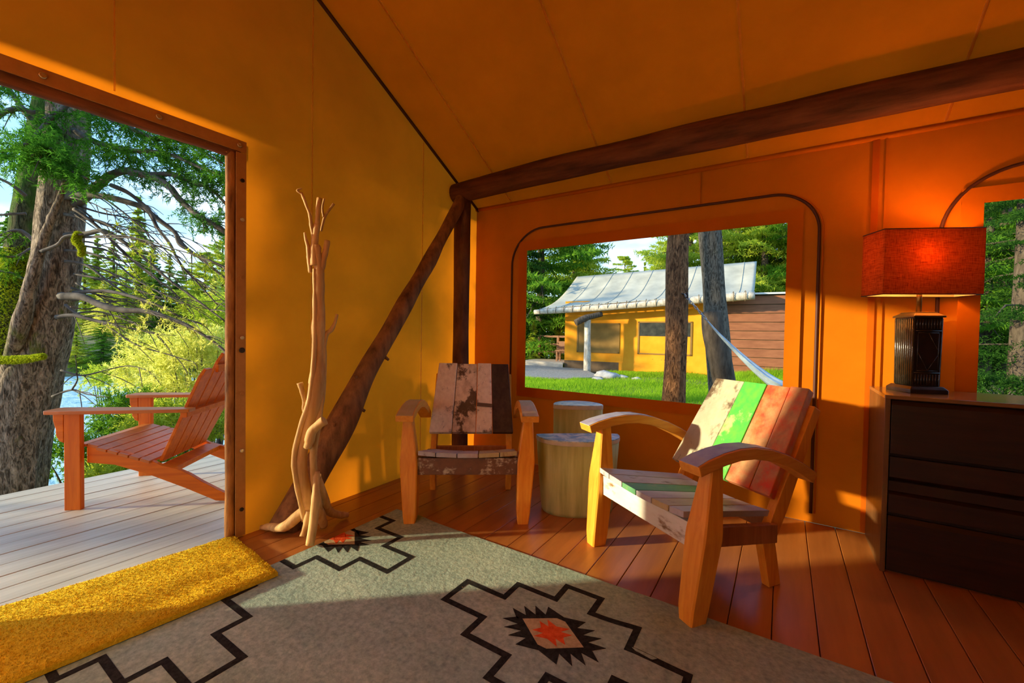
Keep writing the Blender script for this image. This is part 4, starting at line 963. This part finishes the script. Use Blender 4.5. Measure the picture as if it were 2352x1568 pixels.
# branches: (path px, depth offset start->end, r0, r1)
BR = [
 ([(150, 480), (185, 462), (215, 436), (255, 402), (300, 392), (345, 402), (395, 400), (440, 418), (482, 432), (520, 470)], 4.32, 3.7, .050, .012),
 ([(300, 396), (345, 405), (385, 425), (410, 455), (440, 483), (470, 505), (505, 525), (560, 560)], 3.95, 3.6, .030, .022),
 ([(150, 452), (200, 449), (245, 452), (300, 466), (330, 478), (365, 505), (400, 532), (415, 555), (440, 580), (462, 590), (520, 615)], 4.2, 3.9, .034, .010),
 ([(255, 425), (290, 440), (320, 462), (345, 485), (360, 520), (390, 560), (405, 590), (425, 620), (450, 645), (500, 700)], 4.0, 3.9, .020, .006),
 ([(405, 540), (412, 560), (435, 575), (470, 600), (500, 625), (540, 660)], 3.92, 3.85, .018, .008),
 ([(150, 492), (190, 500), (240, 512), (290, 542), (345, 560), (390, 575), (420, 600)], 4.2, 4.0, .018, .004),
 ([(150, 540), (200, 536), (240, 530), (290, 560), (340, 600), (385, 640), (440, 680), (520, 740)], 4.2, 3.9, .026, .007),
 ([(170, 480), (200, 500), (240, 535), (290, 585), (345, 630), (400, 672), (440, 720)], 4.15, 4.1, .018, .005),
 ([(150, 575), (200, 580), (260, 600), (310, 640), (370, 672), (430, 700)], 4.2, 4.0, .014, .004),
 ([(150, 600), (200, 610), (260, 655), (320, 690), (360, 700)], 4.2, 4.1, .015, .004),
 ([(140, 680), (190, 682), (230, 700), (280, 712), (340, 715), (400, 735), (440, 752), (500, 792), (540, 830)], 4.05, 3.75, .038, .008),
 ([(130, 728), (170, 724), (215, 735), (260, 745), (320, 758), (370, 770)], 4.05, 3.95, .022, .005),
 ([(170, 672), (240, 668), (300, 680), (360, 700), (420, 730), (470, 745)], 4.1, 3.9, .020, .006),
 ([(150, 700), (180, 722), (240, 745), (310, 790), (380, 812), (440, 830)], 4.1, 3.9, .012, .004),
 ([(140, 850), (190, 862), (250, 848), (300, 840), (350, 855)], 4.1, 4.0, .010, .003),
 ([(120, 910), (165, 895), (200, 905), (250, 912)], 4.1, 4.0, .012, .003), ([(165, 895), (178, 872), (174, 855)], 4.05, 4.0, .008, .003),
 ([(80, 260), (40, 250), (0, 262), (-60, 300)], 4.2, 3.9, .03, .015), ([(90, 300), (45, 240), (10, 190), (-40, 140)], 4.2, 4.2, .03, .015),
 ([(60, 450), (20, 420), (-30, 400)], 4.4, 4.2, .02, .01), ([(60, 490), (25, 492), (-30, 495)], 4.4, 4.3, .014, .008), ([(95, 575), (50, 530), (0, 540), (-40, 560)], 4.4, 4.2, .02, .01),
 ([(50, 640), (20, 625), (-40, 620)], 4.5, 4.3, .015, .008), ([(70, 570), (30, 590), (-30, 580)], 4.5, 4.3, .012, .006),
 ([(170, 300), (230, 330), (300, 345), (380, 352), (450, 380), (520, 410)], 4.2, 3.7, .030, .010),
 ([(165, 250), (220, 262), (290, 290), (360, 320), (430, 330), (520, 380)], 4.2, 3.8, .026, .008),
 ([(150, 330), (130, 350), (110, 340), (70, 360)], 4.0, 3.7, .02, .008), ([(140, 360), (160, 390), (200, 410)], 3.98, 3.8, .018, .008), ([(165, 230), (110, 280), (60, 330), (0, 350)], 4.1, 3.8, .025, .010),
 ([(170, 200), (260, 200), (380, 250), (500, 300)], 4.2, 3.7, .03, .010), ([(160, 150), (60, 180), (-40, 220)], 4.2, 3.8, .03, .01),
]
rb = random.Random(21)
for k in range(20):
    x0, y0 = 160+rb.uniform(0, 20), rb.uniform(430, 760); L = rb.uniform(120, 380); dn = rb.uniform(.15, .75)*(1 if y0 < 640 else .45); ta = rb.uniform(4.0, 4.35); tb_ = ta+rb.uniform(-.7, .5)
    pts = []
    for q in range(6):
        f = q/5; pts.append((x0+L*f, y0+L*dn*(f**1.25)+12*math.sin(f*5+k)+rb.uniform(-5, 5)))
    BR.append((pts, ta, tb_, rb.uniform(.006, .011), .0025))
TWB, TWD = [], []; bpaths = []
rr = random.Random(4)
for pts, t0, t1, r0, r1 in BR:
    n = len(pts); W3 = [at(x, y, t0+(t1-t0)*i/(n-1)) for i, (x, y) in enumerate(pts)]
    mb = MB(); mb.tube(W3, [r0, r1], 8, .18, rr.random()*9, 4); P, _ = resample(W3, [r0, r1], 6); bpaths.append(P)
    # bare side twigs
    for k in range(len(P)//5):
        i = rr.randrange(len(P)//5, len(P)); a = P[i]; d = (P[min(i+1, len(P)-1)]-P[i-1]).normalized()
        v = (d*.7+RT*rr.uniform(-.2, .6)+Vector((0, 0, rr.uniform(-.9, .25)))+_fw*rr.uniform(-.5, .5)).normalized(); L = rr.uniform(.1, .38)
        mb.tube([a, a+v*L*.5+Vector((0, 0, .02)), a+v*L], [max(.004, r1*.7), .004, .002], 5, res=2)
    mb.build('branch', M['limb'], big)
def foliage(idx, dens, m, name, tl, per, nl, nw, f0=.2, hang=.5, seed=3, up=0):
    r = np.random.default_rng(seed); B, D = [], []
    for bi in idx:
        P = bpaths[bi]; n = len(P)
        for i in range(int(n*f0), n):
            p = np.array(P[i]); d = np.array((P[min(i+1, n-1)]-P[max(i-1, 0)]).normalized())
            for k in range(dens):
                v = d*.6+r.normal(size=3)*.55; v[2] -= hang*r.random()-up; v /= np.linalg.norm(v); L = tl*(.4+.8*r.random()); q = p+r.normal(size=3)*.02
                B.append(q); D.append(v*L)
                for s in range(3):      # side shoots
                    w = v+r.normal(size=3)*.6; w[2] -= hang*.3; w /= np.linalg.norm(w); B.append(q+v*L*(.3+.22*s)); D.append(w*L*.55)
    V, F = needles(np.array(B), np.array(D), per, nl, nw, r, .8, .75)
    return link(name, mesh_np(name, V-np.array(big.location), F), m, big, kind='stuff')
foliage([24, 25, 26, 27, 28, 29, 30], 4, leafmat('upper_bough_needles', (.03, .12, .012), (.12, .34, .03), .45, 1.5), 'needles', .26, 16, .045, .0045, .12, .55, 5)  # spruce green of the upper boughs
foliage([0, 1], 2, leafmat('blue_green_needles', (.03, .10, .02), (.10, .28, .05), .45, 1.5), 'needles', .20, 14, .04, .004, .35, .4, 6)
foliage([17, 18, 19, 21, 22, 23], 1, M['fol_mid'], 'needles', .18, 12, .04, .004, .3, .5, 8)
foliage([4, 8], 1, M['fol_lime'], 'needles', .14, 8, .035, .004, .55, .5, 9)
foliage(list(range(31, 51, 3)), 1, M['fol_lime'], 'needles', .10, 5, .03, .0035, .6, .6, 12)
foliage([10, 11, 12, 13, 14], 1, M['fol_gold'], 'needles', .13, 7, .035, .004, .5, .6, 10)
# moss pads
def mosspad(name, pts, rad, n, seed):
    r = np.random.default_rng(seed); P, R = resample([at(*p) for p in pts], rad, 8); P = np.array(P); i = r.integers(0, len(P), n); R = np.array(R)[i]
    u = r.normal(size=(n, 3)); u /= np.linalg.norm(u, axis=1, keepdims=True); B = P[i]+u*R[:, None]; D = u*.012; D[:, 2] += .01
    V, F = needles(B, D, 3, .016, .004, r); return link(name, mesh_np(name, V-np.array(big.location), F), M['moss'], big, kind='stuff')
mb = MB(); mb.tube([at(-40, 830, 3.95), at(30, 828, 3.95), at(62, 826, 3.93), at(98, 820, 3.9)], [.02, .018, .014, .01], 8, res=3); mb.build('branch', M['limb'], big)
mosspad('moss', [(-40, 830, 3.95), (30, 828, 3.95), (62, 826, 3.93), (98, 820, 3.9)], [.026, .024, .02, .012], 5000, 1)
mosspad('moss', [(-8, 840, 4.60), (25, 740, 4.60), (44, 650, 4.60), (54, 590, 4.60)], [.215, .19, .165, .145], 15000, 2)
mosspad('moss', [(180, 540, 3.96), (176, 555, 3.95), (188, 572, 3.95), (186, 586, 3.98)], [.018, .020, .014, .008], 2000, 3)

# ---- shrubs between the deck and the water
def shrub(name, cx, cy, t, w, h, n, m, label, group, seed, nl=.06, nw=.008, depth=.8):
    r = np.random.default_rng(seed); c = at(cx, cy, t); base = Vector((c.x, c.y, gh(c.x, c.y)))
    t_ = empty(name, base, 0, label, 'shrub', group)
    B, D, st = [], [], MB()
    for i in range(n):
        a = r.random()*2*PI; q = r.random()**.5; zc = r.random()
        rad = math.sqrt(max(.05, 1-(zc*1.0-.25)**2*1.2))
        p = np.array(c)+np.array(RT)*math.cos(a)*q*w*rad+np.array((_fw.x, _fw.y, 0))*math.sin(a)*q*w*depth*rad+np.array([0, 0, (zc-.5)*h])
        out = p-np.array(c)+np.array([0, 0, .15]); out /= np.linalg.norm(out)+1e-6
        for k in range(5):
            v = out*.6+r.normal(size=3)*.6; v /= np.linalg.norm(v); L = .10+.14*r.random(); B.append(p); D.append(v*L)
        if i % 9 == 0: st.tube([base+Vector((r.normal()*.05, r.normal()*.05, 0)), base.lerp(Vector(p), .5)+Vector((0, 0, .08)), Vector(p)], [.02, .012, .004], 5, res=2)
    V, F = needles(np.array(B), np.array(D), 9, nl, nw, r, .8, .7)
    link('foliage', mesh_np('foliage', V-np.array(base), F), m, t_, kind='stuff'); st.build('stems', M['limb'], t_)
    return t_
SG = 'shrubs between the porch and the river'
shrub('juniper_shrub', 455, 840, 6.2, .62, .95, 330, M['fol_gold'], 'golden green juniper right behind the adirondack chair back', SG, 1)
shrub('juniper_shrub', 345, 840, 6.6, .42, .80, 210, M['fol_gold'], 'golden green juniper beside the water, left of the chair back', SG, 2)
shrub('juniper_shrub', 300, 950, 5.6, .36, .42, 150, M['fol_mid'], 'mid green low shrub seen under the chair arm', SG, 3)
shrub('juniper_shrub', 170, 1060, 5.0, .26, .40, 60, M['fol_mid'], 'small green shrub beside the foot of the huge trunk', SG, 4)
shrub('juniper_shrub', 440, 970, 5.4, .75, .45, 260, M['fol_lime'], 'yellow green shrub behind the chair seat at the deck edge', SG, 5)
shrub('juniper_shrub', 250, 870, 7.4, .40, .25, 60, M['fol_lime'], 'yellow green sprays over the water near the trunk', SG, 6)
shrub('juniper_shrub', 500, 760, 7.5, .50, 1.1, 240, M['fol_lime'], 'tall yellow green shrub at the edge of the door frame', SG, 7)
shrub('juniper_shrub', 310, 1090, 4.8, .55, .30, 150, M['fol_lime'], 'low yellow green plant peeping over the deck edge', SG, 8)
# ---- neighbouring canvas cabin
CO = Vector((-5.217, 12.741, -.30)); CU = Vector((.996, .09, 0)).normalized(); CN_ = Vector((-CU.y, CU.x, 0))
def cb(u, v, z): return CO+CU*u+CN_*v+Vector((0, 0, z-CO.z))
M['ochre'] = varied('ochre_canvas', (.80, .27, .012), (.90, .36, .025), 2, (1, 1, 1), .85, .1, 5, .1)
M['flap'] = varied('brown_window_flap', (.20, .105, .02), (.27, .15, .035), 3, (1, 1, 1), .8, .1)
M['fly'] = varied('grey_white_fly_canvas', (.29, .285, .22), (.45, .43, .33), 1.4, (1, 1, 1), .75, .2, 5, .2)
M['skirt'] = varied('dark_skirt_board', (.09, .05, .02), (.16, .10, .05), 4, (1, 1, 1), .8, .1)
M['silver'] = varied('silvered_log', (.30, .25, .18), (.62, .56, .44), 6, (2, 2, 1), .75, .4, 7, .2)
M['lash'] = plain('lashing_rope', (.16, .12, .07), .8)
M['screen'] = varied('dark_window_screen', (.015, .016, .012), (.06, .06, .045), 5, (1, 1, 1), .35, .0)
cab = empty('canvas_cabin', cb(2.7, 1.5, GZ), 0, 'neighbouring ochre canvas cabin with pale sagging fly roof across the grass', 'cabin')
def cbox(u0, u1, v0, v1, z0, z1): return [cb(u0, v0, z0), cb(u1, v0, z0), cb(u1, v1, z0), cb(u0, v1, z0), cb(u0, v0, z1), cb(u1, v0, z1), cb(u1, v1, z1), cb(u0, v1, z1)]
MB().hexa(cbox(0, 5.86, 0, .05, -.02, 2.42)).build('front_wall', M['ochre'], cab)
MB().hexa(cbox(0, .05, .05, 4.4, -.02, 2.2)).build('side_wall', M['ochre'], cab)
MB().hexa(cbox(0, 2.25, -.012, .06, -.55, .0)).build('skirt', M['skirt'], cab)
MB().hexa(cbox(2.25, 5.86, -.02, .06, -.55, .0)).build('skirt', M['ochre'], cab)
MB().hexa(cbox(5.80, 5.86, .05, 4.4, -.3, 2.4)).build('side_wall', M['ochre'], cab)
gb = MB(); gb.prism([cb(6.62, .2, 2.45), cb(6.62, 4.0, 2.45), cb(6.62, 2.2, 3.9)], CU*.04); gb.build('gable', M['ochre'], cab)
for i, (u0, u1, z0, z1) in enumerate(((.53, 2.26, .35, 1.53), (2.95, 4.86, .36, 1.60))):
    f = MB()
    for q in ((u0, u0+.06, z0, z1), (u1-.06, u1, z0, z1), (u0, u1, z0, z0+.05), (u0, u1, z1-.05, z1)): f.hexa(cbox(q[0], q[1], -.03, 0, q[2], q[3]))
    wf_ = f.build('window', M['flap'], cab)
    if i == 0: MB().hexa(cbox(u0+.06, u1-.06, -.015, -.001, z0+.05, z1-.05)).build('flap', M['flap'], wf_)
    else:
        MB().hexa(cbox(u0+.06, u1-.06, -.008, -.001, z0+.05, z1-.05)).build('screen', M['ochre'], wf_)
        MB().hexa(cbox(u0+.06, u1-.06, -.014, -.002, z1-.55, z1-.05)).build('open_gap', M['screen'], wf_)
# fly roof with catenary sag and seams
def fly(u, s):   # s 0 eave .. 1 ridge
    e = cb(-.78+(6.72+.78)*u, -.80, 2.08+.46*u); r_ = cb(-.29+(6.90+.29)*u, 2.2, 3.73+.25*u)
    p = e.lerp(r_, s); p.z -= .30*math.sin(PI*s)*(1-.2*s); p.z += .035*math.sin(u*2*PI*8.5)*math.sin(PI*min(1, s*1.0))*.6
    return p
V, F = [], []; NU, NS = 68, 14
for i in range(NU+1):
    for j in range(NS+1): V.append(fly(i/NU, j/NS))
for i in range(NU):
    for j in range(NS): a = i*(NS+1)+j; F.append((a, a+NS+1, a+NS+2, a+1))
mb = MB(); mb.add(V, F, True); o = mb.build('fly_roof', M['fly'], cab); so = o.modifiers.new('thickness', 'SOLIDIFY'); so.thickness = .012
for k in range(1, 9):
    mb = MB(); mb.tube([fly(k/8.5, s/10)+Vector((0, 0, .006)) for s in range(11)], .016, 5, res=1); mb.build('seam', M['fly'], o)
mb = MB(); mb.add([cb(-.29, 2.2, 3.73), cb(6.9, 2.2, 3.98), cb(6.7, 5.2, 2.5), cb(-.5, 5.2, 2.2)], [(0, 1, 2, 3)]); o2 = mb.build('fly_back', M['fly'], cab); so = o2.modifiers.new('thickness', 'SOLIDIFY'); so.thickness = .012
mb = MB(); mb.tube([cb(-1.02, -.82, 1.95), cb(2, -.83, 2.10), cb(4.5, -.82, 2.27), cb(6.75, -.82, 2.42)], [.10, .12, .13, .14], 12, .15, 3, 8); eave = mb.build('eave_log', M['silver'], cab)
for k in range(22):
    u = -.8+.345*k; z = 1.965+(u+1.02)/7.77*.47; c_ = cb(u, -.82, z); ring = MB(); rad = .125+.003*k*.7
    ring.tube([c_+CN_*math.cos(a)*rad+Vector((0, 0, math.sin(a)*rad))+CU*.05*math.sin(a*.5) for a in [2*PI*q/12 for q in range(13)]], .012, 5, res=1); ring.build('rope_lashing', M['lash'], eave)
mb = MB(); mb.tube([cb(1.30, -1.0, -.62), cb(1.29, -1.0, .5), cb(1.27, -1.0, 1.80)], [.145, .135, .12], 12, .12, 6, 8); mb.build('eave_post', M['silver'], cab)
mb = MB(); mb.tube([cb(1.75, -.75, 1.86), cb(1.25, -1.1, 1.70), cb(.92, -1.35, 1.50)], [.10, .12, .125], 12, .12, 7, 4); mb.build('log_strut', M['trunk'], cab)
# cabin porch with railing
por = empty('cabin_porch', cb(-1, .5, GZ), 0, 'small wooden porch with brown railing and step beside the ochre cabin', 'porch')
M['rail'] = wood('brown_railing', (.16, .07, .025), (.28, .13, .05), 'x', 1, .6)
M['step'] = varied('grey_step_board', (.32, .27, .20), (.50, .44, .34), 4, (1, 5, 5), .7, .1)
for k in range(5): MB().hexa(cbox(-2.0, -.02, -.1+.4*k, .29+.4*k, -.16, -.11)).build('porch_board', M['step'], por)
MB().hexa(cbox(-2.0, -.02, -.13, -.10, -.50, -.11)).build('fascia', M['step'], por)
MB().hexa(cbox(-1.9, -.9, -.55, -.13, -.42, -.36)).build('step_tread', M['step'], por)
for u in (-1.95, -1.0, -.06): MB().hexa(cbox(u-.05, u+.05, 1.75, 1.85, -.11, .98)).build('railing_post', M['rail'], por)
for z in (.95, .58, .22): MB().hexa(cbox(-2.0, -.0, 1.76, 1.83, z-.045, z+.045)).build('railing', M['rail'], por)
bn = empty('porch_bench', cb(-.35, .9, -.11), 0, 'brown wooden bench on the small cabin porch', 'bench')
for u in (-.62, -.08):
    for v in (.7, 1.1): MB().hexa(cbox(u-.03, u+.03, v-.03, v+.03, -.11, .33)).build('leg', M['rail'], bn)
MB().hexa(cbox(-.7, .0-.03, .65, 1.15, .33, .37)).build('seat', M['rail'], bn)
MB().hexa(cbox(-.7, -.03, 1.12, 1.16, .37, .75)).build('backrest', M['rail'], bn)
# annex with horizontal siding boards
ax = empty('wooden_annex', cb(7.8, 1, GZ), 0, 'brown timber annex with horizontal siding to the right of the ochre cabin', 'annex')
M['siding'] = varied('red_brown_siding', (.19, .065, .024), (.29, .11, .045), 3, (.6, 3, 3), .6, .1)
MB().hexa(cbox(5.9, 10.4, .08, 3.6, -.6, 2.50)).build('annex_body', M['skirt'], ax)
for k in range(10):
    z0 = -.50+.30*k; z1 = z0+.275
    MB().add([cb(5.88, .035, z0), cb(10.42, .035, z0), cb(10.42, .075, z0), cb(5.88, .075, z0), cb(5.88, .058, z1), cb(10.42, .058, z1), cb(10.42, .075, z1), cb(5.88, .075, z1)],
             [(3, 2, 1, 0), (4, 5, 6, 7), (0, 1, 5, 4), (1, 2, 6, 5), (2, 3, 7, 6), (3, 0, 4, 7)]).build('siding_board', M['siding'], ax)
MB().hexa(cbox(5.8, 10.5, -.06, 3.7, 2.52, 2.58)).build('metal_flashing', plain('pale_metal', (.6, .6, .56), .4, .5), ax)
# rocks on the lawn
for i, (x, y, s) in enumerate(((1392, 866, .34), (1428, 868, .16), (1372, 872, .14), (1462, 872, .12))):
    p = at(x, y, 1); d_ = p-CAM; t = (GZ-CAM.z)/d_.z; q = CAM+d_*t
    lb = ['largest grey boulder lying at the foot of the ochre cabin wall', 'small grey stone just right of the largest boulder', 'small flat stone in the grass left of the largest boulder', 'small stone farthest right along the ochre cabin wall'][i]
    rock('boulder', (q.x, q.y, GZ+.02), (s*1.3, s*.8, s*.55), M['stone'], lb, None, i+40)
# two trunks and the hammock
p0, p1 = at(1543, 960, 5.0), at(1564, 500, 5.0); ax_ = (p1-p0)/(p1.z-p0.z)
mb = MB(); mb.tube([p0+ax_*(z-p0.z)+RT*.02*math.sin(z*2.2) for z in (GZ-.1, .3, .9, 1.5, 2.1, 2.8, 3.6)], [.155, .145, .135, .128, .122, .118, .11], 26, .2, 2, 14)
M['polebark'] = bark('flaking_pole_bark', (.07, .03, .015), (.44, .21, .085), (.12, .10, .05), .72)
pole = empty('pine_trunk', (p0.x, p0.y, GZ), 0, 'slimmer brown flaking pine trunk standing close outside the window', 'tree trunk'); mb.build('trunk', M['polebark'], pole)
q0, q1 = at(1657, 900, 6.0), at(1628, 505, 6.0); aq = (q1-q0)/(q1.z-q0.z); gq = GZ
mb = MB(); mb.tube([q0+aq*(z-q0.z) for z in (gq-.1, .3, .9, 1.5, 2.1, 2.8, 3.6)], [.178, .168, .16, .155, .15, .145, .14], 26, .14, 6, 14)
pole2 = empty('grey_trunk', (q0.x, q0.y, gq), 0, 'thicker grey trunk behind the hammock chain outside the window', 'tree trunk')
M['greybark'] = bark('smooth_grey_bark', (.10, .085, .06), (.25, .21, .15), (.13, .13, .06), .62); mb.build('trunk', M['greybark'], pole2)
mb = MB(); mb.tube([at(1668, 905, 5.82), at(1652, 820, 5.82), at(1638, 760, 5.82), at(1634, 716, 5.84)], [.15, .14, .135, .125], 20, .1, 4, 8); mb.build('lashed_log', M['trunk'], pole2, label='darker sawn log strapped against the trunk')
ham = empty('hammock', at(1575, 690, 4.8), 0, 'pale blue hammock gathered on a chain hooked to the slimmer trunk', 'hammock')
A, B_ = at(1572, 676, 4.86), at(1626, 738, 4.78); mb = MB(); mb.tube([A+Vector((-.05, 0, .02)), A, A+Vector((.03, 0, .015)), A+Vector((.035, 0, -.03)), A+Vector((.01, 0, -.04))], .008, 6, res=3); mb.build('hook', M['dark'], ham)
L = 11; dv = (B_-A)/L; u_ = dv.normalized(); s1 = u_.orthogonal().normalized(); s2 = u_.cross(s1); link_m = plain('chain_steel', (.35, .35, .36), .4, .8)
for k in range(L):
    c_ = A+dv*(k+.5); w_ = s1 if k % 2 else s2; mb = MB()
    mb.tube([c_+u_*math.cos(a)*.026+w_*math.sin(a)*.013 for a in [2*PI*i/10 for i in range(11)]], .0042, 5, res=1); mb.build('chain_link', link_m, ham)
ends = [at(1626, 738, 4.78), at(1650, 765, 4.74), at(1690, 805, 4.66), at(1740, 850, 4.55), at(1788, 884, 4.45), at(1860, 915, 4.35)]
P, R = resample(ends, [.012, .022, .040, .07, .10, .15], 6); rings = []
for i, p in enumerate(P):
    t = (P[min(i+1, len(P)-1)]-P[max(i-1, 0)]).normalized(); a = t.cross(Vector((0, 0, 1))).normalized(); b = a.cross(t)
    ring = []
    for j in range(28):
        th = 2*PI*j/28; k = 1+.16*math.sin(th*7)
        ring.append(p+a*math.cos(th)*R[i]*.85*k+b*math.sin(th)*R[i]*.55*k)
    rings.append(ring)
M['hamm'] = varied('pale_blue_cotton', (.26, .36, .43), (.42, .53, .58), 8, (1, 1, 1), .8, .2)
MB().loft(rings, True, True).build('fabric', M['hamm'], ham)
# trees around the neighbouring cabin
def tp(x, t, H, kd, mt, label, group='trees behind the neighbouring cabin', **k):
    px, py = px_ground(x, t); return tree(kd, px, py, H, mt, label, group, **k)
BK = 'trees behind the neighbouring cabin'
for x, t, H, kd, mt, lb in (
    (1240, 23, 15, 'pine_full', 'fol_mid', 'tall mid green bushy pine left of the cabin roof'),
    (1318, 27, 13.5, 'pine_full', 'fol_lime', 'yellow green bushy pine right behind the left roof edge'),
    (1195, 21, 12, 'spruce', 'fol_dark', 'dark green spruce at the left edge of the big window'),
    (1285, 21, 4.0, 'dense', 'fol_lime', 'yellow green low tree under the left end of the eave log'),
    (1225, 20, 3.6, 'dense', 'fol_lime', 'yellow green low tree behind the porch railing'),
    (1345, 30, 10.5, 'spruce', 'fol_dark', 'dark green spruce peeping over the left end of the ridge'),
    (1432, 47, 12.0, 'pine_full', 'fol_lime', 'yellow green pine standing alone against the sky above the ridge'),
    (1462, 52, 9.6, 'spruce', 'fol_mid', 'green broad spruce between the two sky line conifers'),
    (1478, 50, 11.6, 'spruce_slim', 'fol_lime', 'slim pointed spruce at the right of the lone sky line pine'),
    (1405, 55, 9.0, 'spruce_slim', 'fol_mid', 'small blurry spruce top left of the lone sky line pine'),
    (1580, 30, 14.5, 'pine_full', 'fol_lime', 'yellow green pine between the two trunks'),
    (1545, 34, 13.0, 'pine', 'fol_lime', 'open pine reaching out left of the slimmer trunk'),
    (1690, 27, 14.0, 'pine_full', 'fol_lime', 'yellow green bushy pine above the right end of the fly roof'),
    (1752, 25, 14.0, 'pine_full', 'fol_lime', 'yellow green bushy pine above the timber annex'),
    (1805, 28, 14.0, 'pine', 'fol_mid', 'mid green open pine at the right edge of the big window'),
    (1725, 34, 13.0, 'dense', 'fol_mid', 'dense green tree far behind the gable end'),
    (1650, 36, 15.0, 'dense', 'fol_mid', 'dense green tree far behind the thicker trunk'),
    (1860, 24, 14.0, 'pine_full', 'fol_mid', 'mid green bushy pine hidden mostly by the wall right of the big window')):
    tp(x, t, H, kd, mt, lb)
SW = 'dense trees beyond the right window'
for x, t, H, kd, mt, lb in (
    (2262, 15, 10, 'pine_full', 'fol_mid', 'mid green bushy pine just right of the lamp shade'),
    (2345, 10, 11, 'near_dense', 'fol_dark', 'darkest nearest spruce at the right edge of the picture'),
    (2300, 17, 13, 'near_dense', 'fol_mid', 'mid green spruce between the two dark spruces of the right window'),
    (2225, 19, 13, 'pine_full', 'fol_lime', 'yellow green pine behind the lamp shade'),
    (2270, 21, 15, 'pine_full', 'fol_lime', 'bright yellow green pine in the top corner of the right window'),
    (2360, 22, 15, 'dense', 'fol_mid', 'tall green tree closing the gap at the far right'),
    (2420, 14, 12, 'near_dense', 'fol_dark', 'dark green spruce past the right edge of the picture'),
    (2180, 24, 14, 'dense', 'fol_mid', 'mid green tree hidden behind the lamp'),
    (2320, 32, 17, 'dense', 'fol_mid', 'farthest green tree of the right window')):
    tp(x, t, H, kd, mt, lb, SW)
shrub('leafy_shrub', 2300, 900, 8.5, .8, .5, 200, M['fol_dark'], 'dark green leafy shrub low in the right window', None, 31, .06, .010)
# up-sun trees out of view; the last two added to shade the doorway wall
tree('pine', -10.5, 7.2, 6.5, 'fol_mid', 'open pine beside the tent corner, toward the river', None)
tree('spruce_high', -6.0, -6.53, 8.5, 'fol_mid', 'unseen slim spruce nearest the deck, added to shade the doorway wall', 'unseen shade trees added past the left end of the porch', wide=.36)
tree('pine_high', -11.0, -11.6, 13, 'fol_mid', 'unseen tall bare-stemmed pine, added to shade the upper doorway wall', 'unseen shade trees added past the left end of the porch', z=-.1)
